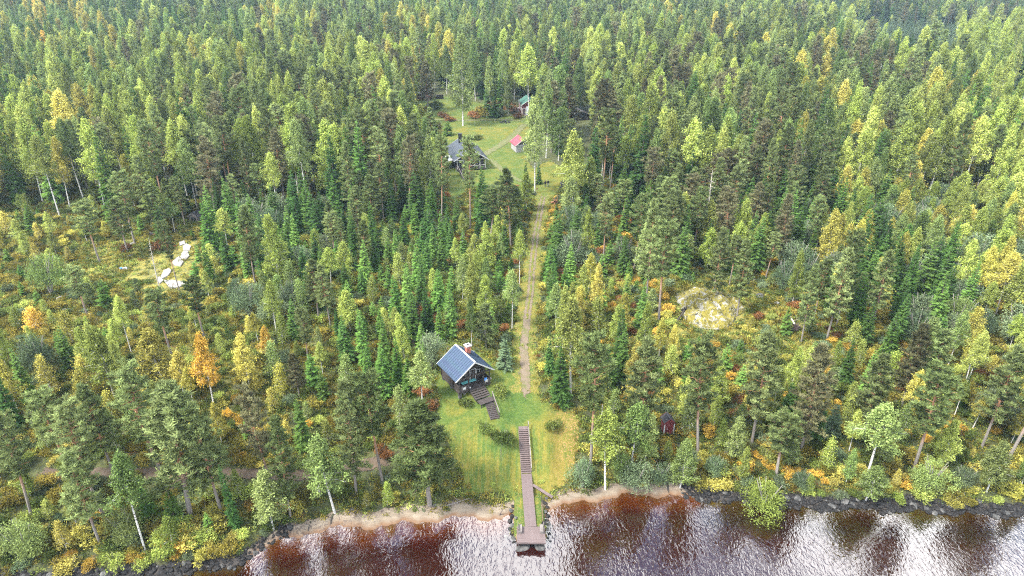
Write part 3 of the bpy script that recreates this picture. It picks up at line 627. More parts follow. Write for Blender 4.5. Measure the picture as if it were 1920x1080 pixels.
# jetty, its stairs and benches
jet = empty('jetty', (0, 0, 0), 0, 'long brown plank jetty with a wide end platform reaching into the lake', 'jetty')
Ja, Jb = Vector((1.85, 70.0, 1.12)), Vector((2.2, 61.05, 1.0)); n_ = 62
mp = [MB().box((0, 0, 0), (1.36, .132, .045)).mesh('plank', [M['plank']]) for _ in range(1)]
for k in range(n_):
    q = Ja.lerp(Jb, (k+.5)/n_); link('plank', mp[0], jet, (q.x+rng.normal(0, .008), q.y, q.z+rng.normal(0, .004)), (rng.normal(0, .012), rng.normal(0, .006), .039+rng.normal(0, .006)))
mp2 = MB().box((0, 0, 0), (3.3, .134, .045)).mesh('platform_plank', [M['plank']])
for k in range(17): link('platform_plank', mp2, jet, (2.2+rng.normal(0, .01), 60.93-k*.144, 1.02+rng.normal(0, .003)), (rng.normal(0, .01), 0, rng.normal(0, .004)))
for sx in (-1, 1): MB().bar((1.85+sx*.56, 70, .98), (2.2+sx*.56, 61, .87), .08, .16).obj('beam', M['darkwood'], jet)
for yy_ in (58.65, 59.7, 60.85): bx('platform_beam', M['darkwood'], jet, (2.2, yy_, .9), (3.2, .12, .18))
bx('front_board', M['plank'], jet, (2.2, 58.5, .95), (3.34, .045, .2))
for x_ in (.75, 3.65):
    for yy_ in (58.8, 60.7): MB().tube([(x_, yy_, -1.6), (x_, yy_, .84)], [.09, .09], 8).obj('pile', M['darkwood'], jet)
for yy_ in (63, 65.5, 68):
    for sx in (-1, 1): bx('pile', M['darkwood'], jet, (2.1+sx*.5, yy_, .5), (.12, .12, .8))
for sx, lb in ((-1, 'left'), (1, 'right')):
    b_ = empty('bench', (2.2+sx*1.38, 60.35, 1.05), 0, 'small slatted bench on the %s side of the jetty platform' % lb, 'bench', 'benches on the jetty platform')
    for k in range(3): bx('seat_slat', M['greywood'], b_, (-sx*(.02+.13*k), 0, .42), (.115, 1.15, .035))
    for k in range(2): bx('back_slat', M['greywood'], b_, (sx*.13, 0, .6+.17*k), (.03, 1.15, .13))
    for yy_ in (-.48, .48): bx('leg', M['greywood'], b_, (-sx*.12, yy_, .2), (.34, .07, .4)); bx('back_post', M['greywood'], b_, (sx*.1, yy_, .42), (.05, .07, .82))
stairs('lawn_stairs', 'long straight wooden stairs climbing the lawn from the jetty', (1.52, 74.95, Tf(1.52, 74.95)+.25), (1.83, 70.05, 1.14), 1.2, 21, M['plank'], 1, .8, M['greywood'], ext=.5)
q = MB().box((0, 0, 0), (1.25, .7, .06)).obj('top_landing', M['plank'], None, (1.5, 75.3, Tf(1.5, 75.3)+.22)); bpy.data.objects['lawn_stairs'].select_set(False)
q.parent = bpy.data.objects['lawn_stairs']; q.matrix_parent_inverse = Matrix.Identity(4); q.location = (0, .36, .0)
def plank_thing(name, pa, pb, w_, th, mat, lb, cat, za=.08, zb=.08, n=5, wob=.0):
    (xa, ya), (xb, yb) = U(*pa), U(*pb); return tag(MB().bar((xa, ya, max(0, Tf(xa, ya))+za), (xb, yb, max(0, Tf(xb, yb))+zb), w_, th).obj(name, mat, None), lb, cat)
tag(MB().bar((2.62, 68.1, 1.02), (5.05, 66.3, .62), .42, .06).obj('gangplank', M['plank'], None), 'grey brown plank ramp leading from the jetty to the right beach', 'ramp')
tag(MB().bar((3.1, 65.1, .72), (3.35, 64.0, .70), .16, .05).obj('board', M['greywood'], None), 'short pale board lying on the spit right of the jetty', 'board')
def logthing(name, pa, pb, r0, r1, mat, lb, cat='log', za=.2, zb=.15, br=3):
    (xa, ya), (xb, yb) = U(*pa), U(*pb); A = Vector((xa, ya, max(0, Tf(xa, ya))+za)); B = Vector((xb, yb, max(0, Tf(xb, yb))+zb)); m_ = MB(); pts = [A.lerp(B, f_)+Vector(rng.normal(0, .05, 3)) for f_ in (0, .3, .6, 1)]
    m_.tube(pts, [r0, r0*.7+r1*.3, r0*.4+r1*.6, r1], 7)
    for k in range(br):
        c_ = A.lerp(B, rng.uniform(.3, .95)); m_.tube([c_, c_+Vector((rng.normal(0, .35), rng.normal(0, .35), rng.uniform(.2, .7)))], [.035, .012], 4)
    return tag(m_.obj(name, mat, None), lb, cat)
logthing('fallen_log', (1262, 614), (1287, 586), .13, .09, M['darkwood'], 'fallen trunk leaning against the left foot of the lichen outcrop', za=.1, zb=1.2)
logthing('fallen_log', (1472, 582), (1491, 612), .12, .17, BARK['D'], 'bleached fallen log pointing at the dark hollow on the mossy rise')
logthing('fallen_log', (1596, 628), (1624, 575), .14, .07, BARK['D'], 'long pale leaning dead pole on the mossy rise', zb=2.2)
logthing('fallen_log', (1093, 538), (1124, 495), .13, .07, M['greywood'], 'leaning broken pole right of the gravel track', zb=1.6)
logthing('fallen_log', (110, 568), (125, 555), .09, .06, BARK['D'], 'pale fallen pole beside the whitish boulder at left')
logthing('fallen_log', (212, 616), (240, 602), .1, .06, BARK['D'], 'pale fallen pole left of the large flat boulder')
logthing('fallen_log', (299, 1006), (335, 1007), .08, .05, BARK['D'], 'bare white pole among the shore bushes', zb=.7, za=.7)
logthing('driftwood', (831, 950), (882, 936), .09, .04, M['greywood'], 'long thin driftwood at the back of the left beach', 'driftwood', za=.12)
logthing('fallen_log', (1497, 892), (1470, 880), .12, .05, M['greywood'], 'grey fallen branch behind the leaning shore pine')
st_ = U(938, 966); q = MB(); q.tube([(0, 0, -.2), (.05, 0, .35), (.3, .1, .75)], [.07, .06, .02], 6); q.tube([(.03, 0, .1), (-.25, -.1, .15)], [.05, .02], 5); tag(q.obj('stump', M['riser'], None, (st_[0], st_[1], Tf(*st_))), 'small dark forked stump on the left beach by the water', 'stump')
def rootplate(px, py, r_, lb, mat):
    x, y = U(px, py); q = MB()
    q.tube([(0, .25, r_*.7), (0, 1.6, .35)], [.28, .2], 8)
    for k in range(22):
        a_ = rng.uniform(0, 6.28); L_ = r_*rng.uniform(.7, 1.1); c_, s_ = math.cos(a_), math.sin(a_); q.tube([(0, 0, r_*.7), (c_*L_*.5, -.1+rng.normal(0, .1), r_*.7+s_*L_*.5), (c_*L_+rng.normal(0, .1), rng.normal(0, .2), max(.0, r_*.7+s_*L_))], [.14, .08, .02], 5)
    tag(q.obj('uprooted_stump', mat, None, (x, y, Tf(x, y)), (0, 0, rng.uniform(-.6, .6))), lb, 'stump')
rootplate(1041, 386, 1.3, 'uprooted orange-brown stump beside the top of the gravel track', M['rust']); rootplate(1492, 622, 1.1, 'dark uprooted stump with a black hollow on the mossy rise', M['riser']); rootplate(1625, 568, .8, 'rusty root plate on the mossy rise', M['rust']); rootplate(1283, 592, 1.0, 'black uprooted stump at the foot of the lichen outcrop', M['black'])
rootplate(298, 447, 1.1, 'rust red heap of roots behind the dead trunk', M['rust'])

def shed(name, label, cat, x, y, rz, w_, d_, wall_h, rise, wallm, roofm, edge, over=.3, strips=6, steps=1, corner=None, boards=None, z=None):
    e_ = empty(name, (x, y, Tf(x, y) if z is None else z), rz, label, cat); hw = w_/2
    for nm, c_, dd_ in (('left_wall', (-hw, 0, wall_h/2), (.08, d_, wall_h)), ('right_wall', (hw, 0, wall_h/2), (.08, d_, wall_h)), ('rear_wall', (0, d_/2, wall_h/2), (w_+.06, .08, wall_h)), ('front_wall', (0, -d_/2, wall_h/2), (w_+.06, .08, wall_h))): bx(nm, wallm, e_, c_, dd_)
    gable_panel('front_gable', e_, w_+.06, wall_h+.002, wall_h+rise-.04, -d_/2+.03, boards or wallm, .08); gable_panel('rear_gable', e_, w_+.06, wall_h+.002, wall_h+rise-.04, d_/2+.04, boards or wallm, .08)
    k_ = rise/hw; gable_roof(e_, w_+2*over, d_+2*over, wall_h-over*k_+.08, wall_h+rise+.08, roofm, strips, steps, edge)
    if corner:
        for sx in (-1, 1): bx('corner_board', corner, e_, (sx*(hw+.03), -d_/2-.03, wall_h/2), (.14, .1, wall_h))
    bx('plinth', M['greystone'], e_, (0, 0, -.15), (w_+.1, d_+.1, .34)); return e_
# red outhouse
x, y = U(1252, 814); oh = shed('outhouse', 'small dark red outhouse with black roof and white corner boards among the birches', 'outhouse', x, y+.7, .12, 1.3, 1.4, 1.9, .55, M['red'], M['greyfelt'], M['red'], .14, 4, 1, M['white'])
d_ = bx('door', M['red'], oh, (0, -.76, .9), (.8, .05, 1.7)); bx('latch', M['white'], d_, (-.28, -.04, .05), (.12, .03, .12))
# red-roofed shed
x, y = U(975, 286); rs = shed('storehouse', 'small storehouse with faded red roof and pale log walls on the yard', 'shed', x+.2, y+2.6, .30, 4.1, 4.9, 2.1, 1.5, M['palelog'], M['pinkroof'], M['white'], .35, 8, 3, None, M['darkwood'])
for k in range(9): bx('wall_log', M['palelog'], rs, (-1.0, -2.5, .12+.22*k), (2.0, .1, .19)); bx('wall_log', M['palelog'], rs, (-2.1, 0, .12+.22*k), (.1, 4.8, .19))
d_ = bx('door', M['darkwood'], rs, (1.05, -2.52, .95), (1.7, .08, 1.85)); bx('door_gap_shade', M['black'], d_, (.1, -.05, 0), (.5, .02, 1.6)); bx('beam', M['white'], rs, (0, -2.56, 2.08), (4.3, .08, .1))  # the black strip on the door paints the shade of a gap
# garage
x, y = U(990, 216); ga = shed('garage', 'red garage with green roof and wide pale up-and-over door', 'garage', x, y+4.1, .10, 5.2, 8, 3.2, 1.7, M['red'], M['greenroof'], M['white'], .3, 9, 1, M['white'])
d_ = bx('garage_door', M['garage'], ga, (.75, -4.08, 1.35), (3.3, .08, 2.6))
for k in range(3): bx('door_window', M['glass'], d_, (-.85+.8*k, -.05, .28), (.55, .02, .2))
for k in range(4): bx('door_seam', M['greywood'], d_, (0, -.045, -.78+.52*k), (3.28, .012, .02))
bx('door_frame', M['white'], ga, (-1.0, -4.08, 1.4), (.14, .12, 2.8)); bx('door_frame', M['white'], ga, (2.47, -4.08, 1.4), (.14, .12, 2.8)); bx('door_frame', M['white'], ga, (.73, -4.08, 2.76), (3.6, .12, .14))
sd = bx('side_door', M['riser'], ga, (-1.75, -4.08, 1.1), (.85, .08, 2.1)); bx('door_frame', M['white'], sd, (-.5, -.02, .0), (.12, .12, 2.2)); bx('door_frame', M['white'], sd, (.47, -.02, 0), (.1, .12, 2.2)); bx('door_frame', M['white'], sd, (0, -.02, 1.12), (1.1, .12, .12))
for yy_ in (-2.2, 0, 2.2): window(ga, (-2.68, yy_, 1.9), .7, 1.3, 'y', panes=1)
bx('apron', M['riser'], ga, (.4, -5.0, .02), (4.4, 1.9, .06))
x, y = U(966, 208); q = MB(); q.box((0, 0, .55), (2.4, 1.4, .9), (0, .05, 0), taper=.8); q.box((.2, 0, 1.05), (2.7, 1.7, .06), (0, .12, .1)); q.box((-.9, .3, 1.2), (1.1, 1.3, .05), (.1, -.1, .4)); tag(q.obj('covered_pile', M['tarp'], None, (x, y, Tf(x, y)), (0, 0, .3)), 'pile covered with white sheets left of the red garage', 'pile')
# upper dark house
UZ = Tf(-10.5, 180)
uh = empty('upper_house', (-12.2, 182.8, UZ), math.atan2(2.2, 8.8), 'dark house with wide slate-black roof and black chimney at the yard', 'house')
ez, rzz = 12.95-UZ, 15.85-UZ
gable_roof(uh, 9.2, 14.2, ez, rzz, M['slate2'], 14, 3, M['white'])
for nm, c_, dd_ in (('left_wall', (-3.7, 1.2, ez/2+.2), (.15, 10.8, ez+.2)), ('right_wall', (3.7, 1.2, ez/2+.2), (.15, 10.8, ez+.2)), ('front_wall', (0, -4.2, ez/2+.2), (7.5, .15, ez+.2)), ('rear_wall', (0, 6.6, ez/2+.2), (7.5, .15, ez+.2))): bx(nm, M['log'], uh, c_, dd_)
gable_panel('front_gable', uh, 7.6, ez+.35, rzz-.25, -4.1, M['darkwood']); gable_panel('rear_gable', uh, 7.6, ez+.35, rzz-.25, 6.7, M['darkwood'])
bx('veranda_floor', M['darkwood'], uh, (0, -5.5, .35), (7.8, 2.7, .15))
for x_ in (-3.7, -2.0, -.6, .9, 2.3, 3.7): bx('veranda_post', M['white'], uh, (x_, -6.6, ez/2+.4), (.13, .13, ez))
bx('veranda_beam', M['white'], uh, (0, -6.6, ez+.1), (7.6, .14, .16)); bx('veranda_rail', M['white'], uh, (.6, -6.62, 1.25), (6.2, .08, .1))
for k in range(22): bx('baluster', M['darkwood'], uh, (-2.4+.29*k, -6.6, .82), (.16, .04, .76))
for x_ in (-2.2, 0, 2.2): window(uh, (x_, -4.31, 1.5), 1.2, 1.2)
window(uh, (0, -4.22, ez+1.0), 1.2, .8)
ch = bx('chimney', M['black'], uh, (-1.0, 3.4, rzz+.35), (.85, .85, 2.6)); bx('chimney_cap', M['black'], ch, (0, 0, 1.36), (1.05, 1.05, .1)); bx('snow_guard', M['black'], uh, (.75, 5.6, rzz-.05), (1.6, .9, .25), (0, .5, 0))
gh = bx('glass_canopy', M['tarp'], uh, (-5.6, -1.8, ez-.55), (2.6, 5.2, .06), (0, -.16, 0))
for k in range(5): bx('canopy_bar', M['white'], gh, (0, -2.4+1.2*k, .06), (2.6, .07, .06))
for yy_ in (-4.2, .6): bx('canopy_post', M['white'], uh, (-6.7, yy_, (ez-.8)/2), (.1, .1, ez-.8))
for sx in (-1, 1):
    for yy_ in (-6.5, -4, 0, 6.4): bx('foundation_pier', M['greystone'], uh, (sx*3.6, yy_, .05), (.5, .5, .7))
A_ = U(862, 316); B_ = U(876, 342); stairs('house_stairs', 'steep black wooden stairs below the veranda of the upper house', (A_[0], A_[1], Tf(*A_)+.9), (B_[0], B_[1], Tf(*B_)+.1), 1.5, 14, M['darkwood'], -1, .9)
# back house, hut, dark sheds
x, y = U(791, 189); bh = shed('red_house', 'red house with white trim behind the trees at the left end of the yard', 'house', x, y+4, -.12, 6.0, 7, 3.0, 2.6, M['red'], M['greyfelt'], M['white'], .45, 8, 1, M['white'], M['darkwood'])
window(bh, (-2.1, -3.56, 1.7), .95, 1.5, panes=1); window(bh, (1.2, -3.56, 1.7), 1.1, 1.3); bx('porch_roof', M['white'], bh, (-.8, -4.0, 3.0), (4.4, .9, .1), (.3, 0, 0)); bx('porch_roof_edge', M['white'], bh, (-.8, -4.45, 2.8), (4.4, .06, .14))
x, y = U(825, 186); q = empty('wood_stack', (x, y, Tf(x, y)), .1, 'dark stack of firewood beside the red house', 'wood stack')
lm = MB().tube([(0, -.35, 0), (0, .35, 0)], [.16, .15], 7).mesh('firewood_log', [M['riser']])
for r_ in range(6):
    for k in range(9-r_ % 2): link('firewood_log', lm, q, (-1.4+.33*k+.16*(r_ % 2), rng.normal(0, .05), .16+.27*r_))
x, y = U(921, 183); hu = shed('white_hut', 'tiny white-edged hut half hidden by the spruces behind the yard', 'hut', x, y+1.2, .1, 2.0, 2.2, 1.9, .7, M['red'], M['white'], M['white'], .2, 4, 1, M['white']); bx('door', M['white'], hu, (.2, -1.16, .9), (.8, .05, 1.7))
x, y = U(1086, 226); ds = shed('dark_shed', 'low dark shed with grey felt roof among the pines right of the garage', 'shed', x, y+2, .2, 6.0, 4.2, 1.9, 1.2, M['darkwood'], M['greyfelt'], M['greywood'], .35, 6); bx('door', M['black'], ds, (.6, -2.16, .9), (1.6, .06, 1.7)); bx('bargeboard', M['white'], ds, (-1.7, -2.6, 2.6), (3.2, .05, .18), (0, -.38, 0))
x, y = U(1062, 357); ds = shed('woodshed', 'small black woodshed at the right edge of the track top', 'shed', x+.4, y+1.4, .5, 2.4, 2.2, 1.2, .9, M['darkwood'], M['greyfelt'], M['greywood'], .25, 5); bx('door', M['black'], ds, (0, -1.16, .5), (1.3, .05, .95))
x, y = U(365, 415); ds = shed('grey_shelter', 'low weathered grey shelter at the forest edge above the rock slabs', 'shelter', x, y+1, -.3, 2.2, 1.8, .8, .8, M['greywood'], M['greyfelt'], M['greywood'], .2, 5); bx('opening_shade', M['black'], ds, (.1, -.96, .4), (1.2, .03, .65))  # solid black plate on the front wall stands in for a shaded interior
x, y = U(230, 506); q = MB(); q.box((0, 0, .25), (1.0, .5, .3), (0, .1, .2), taper=.7); q.box((.5, .2, .3), (.6, .5, .28), (.1, 0, .5), taper=.6); q = q.obj('tarp_bundle', M['tarp'], None, (x, y, Tf(x, y))); tag(q, 'white bundle with a bright blue tarp lying in the left clearing', 'tarp'); MB().box((-.15, -.1, .47), (.45, .4, .16), (0, .1, .6), taper=.7).obj('blue_tarp', M['blue'], q)
# fire pit in the yard
x, y = U(947, 230); fp = empty('fire_pit', (x, y, Tf(x, y)), 0, 'ring of dark stones with a black upright log on the yard lawn', 'fire pit')
for k in range(9): a_ = k*.7; link('ring_stone', ROCK[k % 6], fp, (math.cos(a_)*1.5, math.sin(a_)*1.1, .12), (0, 0, a_), (.42, .36, .4))
MB().tube([(0, 0, 0), (.1, 0, .7), (.15, .05, 1.0)], [.35, .3, .1], 8).obj('charred_log', M['black'], fp)
# signposts by the track top
x, y = U(1007, 362); q = MB(); q.box((0, 0, .5), (.09, .09, 1.1)); q.box((0, 0, 1.1), (.4, .3, .22)); tag(q.obj('marker_post', M['rust'], None, (x, y, Tf(x, y))), 'short brown post by the top end of the gravel track', 'post')

# ------------------------------------------------------------ people
def person(x, y, rz, label, top, legs, step=.12):
    root = empty('person', (x, y, Tf(x, y)+.07), rz, label, 'person', 'people walking on the track')
    def skinned(name, vs, es, rs, mats, fm=None, parent=root, sub=1):
        me_ = bpy.data.meshes.new(name); me_.from_pydata(vs, es, []); o = link(name, me_, parent); sk = o.modifiers.new('s', 'SKIN'); sb = o.modifiers.new('u', 'SUBSURF'); sb.levels = sb.render_levels = sub
        for i, r_ in enumerate(rs): me_.skin_vertices[0].data[i].radius = (r_ if not hasattr(r_, '__len__') else r_[0], r_ if not hasattr(r_, '__len__') else r_[1]); me_.skin_vertices[0].data[i].use_root = (i == 0)
        dg = bpy.context.evaluated_depsgraph_get(); dg.update(); m2_ = bpy.data.meshes.new_from_object(o.evaluated_get(dg)); o.modifiers.clear(); o.data = m2_
        m2_.materials.clear(); [m2_.materials.append(q_) for q_ in mats]
        for f_ in m2_.polygons: f_.use_smooth = True; f_.material_index = fm(f_.center) if fm else 0
        return o
    V = [(0, 0, .95), (0, 0, 1.15), (0, 0, 1.38), (0, -.01, 1.50), (0, -.02, 1.62), (0, -.02, 1.73)]; E_ = [(0, 1), (1, 2), (2, 3), (3, 4), (4, 5)]; Rr = [(.17, .12), (.15, .11), (.17, .11), .055, .09, .07]
    for sg in (-1, 1):
        b0 = len(V); V += [(sg*.10, 0, .86), (sg*.10, -step*sg*.5, .48), (sg*.10, step*sg*.6, .07), (sg*.10, step*sg*.6-.14, .02)]; E_ += [(0, b0), (b0, b0+1), (b0+1, b0+2), (b0+2, b0+3)]; Rr += [.09, .062, .045, .04]
        b0 = len(V); V += [(sg*.20, 0, 1.40), (sg*.26, step*sg*.3, 1.14), (sg*.25, -step*sg-.06, .90), (sg*.25, -step*sg-.09, .80)]; E_ += [(2, b0), (b0, b0+1), (b0+1, b0+2), (b0+2, b0+3)]; Rr += [.06, .048, .035, .03]
    skinned('body', V, E_, Rr, [M['skin'], top, legs, M['black']], lambda c: 3 if c.z < .12 else (2 if c.z < .93 and abs(c.x) < .2 else (0 if (c.z > 1.49 or (c.z < .88 and abs(c.x) > .2)) else 1)), sub=2)
    for sg in (-1, 1):
        for k in range(5): q = MB().tube([(sg*(.235+.012*(k if k < 4 else -1.5)), -step*sg-.10-.0*k, .80-(.0 if k < 4 else -.03)), (sg*(.235+.012*(k if k < 4 else -2.5)), -step*sg-.12, .73+(.01*abs(k-2))), (sg*.24, -step*sg-.10, .70+(.012*abs(k-2)))], [.010, .009, .007], 5).obj('finger', M['skin'], root)
    b = bmesh.new(); bmesh.ops.create_uvsphere(b, u_segments=12, v_segments=8, radius=.105)
    for v in list(b.verts):
        if v.co.z < -.03 and v.co.y < .03: b.verts.remove(v)
    me_ = bpy.data.meshes.new('hair'); b.to_mesh(me_); b.free(); me_.materials.append(M['hair']); link('hair', me_, root, (0, .005, 1.70))
    MB().box((0, -.115, 1.66), (.025, .035, .035)).obj('nose', M['skin'], root)
    return root
x, y = U(1022.5, 351); person(x, y, .5, 'person in black jacket and black trousers walking on the left', M['cloth'], M['cloth'])
x, y = U(1027.5, 350.5); person(x, y, .35, 'person in black jacket and grey trousers walking on the right', M['cloth'], M['trousers'])

# ------------------------------------------------------------ tree prototypes
def unit(a): return a/np.maximum(np.linalg.norm(a, axis=-1, keepdims=True), 1e-9)
def blades(P, Dv, L, W, face=None):
    """triangles with base at P, tip at P+D*L, width W"""
    n = len(P); f = unit(rng.normal(0, 1, (n, 3))) if face is None else face
    s = unit(np.cross(Dv, f)) * (np.asarray(W)/2).reshape(-1, 1)
    return np.stack([P-s, P+s, P+Dv*np.asarray(L).reshape(-1, 1)], 1)
def pine(H, Rr, base, seed, nb=58, ncl=9, nl=18, flat=0):
    r = np.random.default_rng(seed); tr = MB(); cr = MB(); bend = r.normal(0, .25, 2)
    ax = lambda h: np.array([bend[0]*math.sin(h/H*2.5), bend[1]*math.sin(h/H*2), h])
    tr.tube([ax(h) for h in np.linspace(-.4, H*.97, 7)], [.21*H/18*(1-.8*k/6)+.03 for k in range(7)], 7)
    C_, V_ = [], []
    for i in range(nb):
        tt = (i+r.uniform(0, 1))/nb; h = H*(base+(1-base)*tt)
        prof = ((math.sin(math.pi*min(1, .26+.72*tt**.8)))**.7*(1.08-.25*tt)) if not flat else (.45+.55*math.sin(math.pi*tt))
        rad = Rr*max(.12, prof)*r.uniform(.65, 1.12); az = i*2.4+r.normal(0, .4); up = .12+.75*tt+r.normal(0, .1)
        o = ax(h); d = np.array([math.cos(az), math.sin(az), 0]); pts = [o, o+d*rad*.55+[0, 0, rad*up*.3], o+d*rad+[0, 0, rad*up*.75]]
        tr.tube(pts, [.035+.015*rad, .03, .012], 3, cap=False)
        for k in range(ncl):
            s_ = r.uniform(.12, 1.02)**.7; q = o+d*rad*s_+np.array([0, 0, rad*up*.75*s_**1.3])
            q = q+np.append(r.normal(0, .17*rad*.55, 2), r.normal(.08, .1)); C_.append(q); V_.append(r.uniform(0, 1))
    for i in range(14): C_.append(ax(H*(1-.012*i))+np.append(r.normal(0, .08+.02*i, 2), .1)); V_.append(r.uniform(.3, 1))
    Cc = np.repeat(np.array(C_), nl, 0); v = np.repeat(np.array(V_), nl)
    Dv = r.normal(0, 1, (len(Cc), 3)); Dv[:, 2] = np.abs(Dv[:, 2])*.8+.15; Dv = unit(Dv)
    P = Cc+Dv*r.uniform(0, .14, (len(Cc), 1))+r.normal(0, .1, (len(Cc), 3))*[1, 1, .45]
    cr.tris(blades(P, Dv, r.uniform(.3, .55, len(P)), r.uniform(.11, .22, len(P))), np.clip(v+r.normal(0, .12, len(v)), 0, 1))
    return tr, cr
def spruce(H, Rr, base, seed, nw=26, nbr=10, nt_=8):
    r = np.random.default_rng(seed); tr = MB(); cr = MB(); P, Dv, L, W, v, Fc = [], [], [], [], [], []
    tr.tube([(0, 0, -.3), (0, 0, H*.5), (0, 0, H*.98)], [.012*H+.03, .007*H+.02, .012], 6)
    for i in range(nw):
        tt = (i+r.uniform(-.3, .3))/nw; tt = min(max(tt, 0), .97); h = H*(base+(1-base)*tt)
        for j in range(nbr if i < nw*.75 else nbr-3):
            rad = (Rr*(1-tt)**.82+.10)*r.uniform(.72, 1.14); az = r.uniform(0, 6.283)+j*6.283/nbr
            slope = -.25+.75*tt+r.normal(0, .07); sag = .12 if tt < .6 else 0; d = np.array([math.cos(az), math.sin(az), 0]); sd = np.array([-d[1], d[0], 0]); vb = r.uniform(0, 1); hh = h+r.normal(0, .12)
            if j % 2 == 0 and rad > .8: tr.tube([(0, 0, hh), tuple(d*rad*.8+[0, 0, hh+slope*rad*.8-sag*rad*.64])], [.03, .01], 3, cap=False)
            n = max(3, int(nt_*min(1, .35+rad/Rr)))
            for k in range(n):
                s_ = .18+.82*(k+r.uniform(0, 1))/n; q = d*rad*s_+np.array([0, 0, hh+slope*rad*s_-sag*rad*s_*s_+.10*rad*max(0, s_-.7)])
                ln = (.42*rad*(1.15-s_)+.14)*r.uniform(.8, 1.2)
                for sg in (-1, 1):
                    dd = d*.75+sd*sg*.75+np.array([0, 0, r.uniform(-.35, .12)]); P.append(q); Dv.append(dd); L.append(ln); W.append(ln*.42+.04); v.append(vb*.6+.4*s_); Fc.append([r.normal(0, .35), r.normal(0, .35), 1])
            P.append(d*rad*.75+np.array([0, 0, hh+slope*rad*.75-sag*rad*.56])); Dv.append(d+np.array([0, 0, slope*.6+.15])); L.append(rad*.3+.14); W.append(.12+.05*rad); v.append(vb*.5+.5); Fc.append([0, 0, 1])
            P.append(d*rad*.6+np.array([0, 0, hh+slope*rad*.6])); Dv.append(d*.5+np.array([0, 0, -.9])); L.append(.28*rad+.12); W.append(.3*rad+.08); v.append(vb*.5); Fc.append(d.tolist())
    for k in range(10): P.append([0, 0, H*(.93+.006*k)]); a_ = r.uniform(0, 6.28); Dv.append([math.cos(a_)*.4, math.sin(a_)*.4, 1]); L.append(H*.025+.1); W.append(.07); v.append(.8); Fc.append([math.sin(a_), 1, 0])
    P = np.array(P); Dv = unit(np.array(Dv)); cr.tris(blades(P, Dv, np.array(L), np.array(W), unit(np.array(Fc, float))), np.clip(v, 0, 1))
    return tr, cr
def birch(H, Rr, base, seed, nb=60, ncl=9, nl=17, leaf=.235, lean=0, bushy=0):
    r = np.random.default_rng(seed); tr = MB(); cr = MB(); bend = r.normal(0, .3, 2)
    ax = lambda h: np.array([bend[0]*math.sin(h/H*2.2)+lean*h, bend[1]*math.sin(h/H*2), h])
    tr.tube([ax(h) for h in np.linspace(-.3, H*.97, 7)], [.13*H/15*(1-.85*k/6)+.02 for k in range(7)], 6)
    C_, V_ = [], []
    for i in range(nb):
        tt = (i+r.uniform(0, 1))/nb; h = H*(base+(1-base)*tt*.97)
        prof = min(1, (tt+.12)*3.2)**.6*(1-tt)**.8*1.22
        rad = Rr*(prof+.06)*r.uniform(.6, 1.15); az = i*2.4+r.normal(0, .5); up = r.uniform(.35, .8)
        o = ax(h); d = np.array([math.cos(az), math.sin(az), 0]); e = o+d*rad+[0, 0, rad*up*.5]
        tr.tube([o, o+d*rad*.55+[0, 0, rad*up*.5], e], [.03, .02, .008], 3, cap=False)
        for k in range(ncl):
            s_ = r.uniform(.2, 1.0)**.75; q = o+d*rad*s_+np.array([0, 0, rad*up*(s_-.5*s_*s_)])
            q = q+np.append(r.normal(0, .13*rad+.05, 2), -r.uniform(0, .35)*(s_)); C_.append(q); V_.append(r.uniform(0, 1))
    for i in range(10): C_.append(ax(H*(1-.02*i))+np.append(r.normal(0, .06+.03*i, 2), 0)); V_.append(r.uniform(.3, 1))
    Cc = np.repeat(np.array(C_), nl, 0); v = np.repeat(np.array(V_), nl); n = len(Cc)
    P = Cc+r.normal(0, 1, (n, 3))*[.2, .2, .27]; Dv = unit(r.normal(0, 1, (n, 3))+[0, 0, -.35])
    cr.tris(blades(P, Dv, r.uniform(.7, 1.3, n)*leaf, r.uniform(.6, 1.0, n)*leaf), np.clip(v+r.normal(0, .15, n), 0, 1))
    return tr, cr
def bush(H, Rr, seed, ncl=90, nl=14, leaf=.17, stems=5):
    r = np.random.default_rng(seed); tr = MB(); cr = MB(); C_ = []
    lob = [(r.normal(0, .35*Rr, 2), r.uniform(.45, .75), r.uniform(.5, .95)) for _ in range(5)]+[(np.zeros(2), .7, 1)]
    for i in range(stems):
        a_ = r.uniform(0, 6.28); tr.tube([(0, 0, -.15), (math.cos(a_)*Rr*.3, math.sin(a_)*Rr*.3, H*.45), (math.cos(a_)*Rr*.6, math.sin(a_)*Rr*.6, H*.8)], [.02*H, .014*H, .005*H], 4, cap=False)
    for i in range(ncl):
        c, s_, hz = lob[r.integers(0, 6)]; d = unit(r.normal(0, 1, 3)); d[2] = abs(d[2])*1.0-.15; q = d*r.uniform(.55, 1)**.5
        C_.append([c[0]+q[0]*Rr*s_, c[1]+q[1]*Rr*s_, max(.06, H*(.42*hz+.5*q[2]*hz))])
    Cc = np.repeat(np.array(C_), nl, 0); v = np.repeat(r.uniform(0, 1, ncl), nl); n = len(Cc); cs = .12*max(Rr, .6)
    P = Cc+r.normal(0, 1, (n, 3))*[cs, cs, cs*.8]; Dv = unit(r.normal(0, 1, (n, 3))+[0, 0, .2])
    cr.tris(blades(P, Dv, r.uniform(.7, 1.3, n)*leaf, r.uniform(.5, .9, n)*leaf), np.clip(v+r.normal(0, .15, n), 0, 1))
    return tr, cr
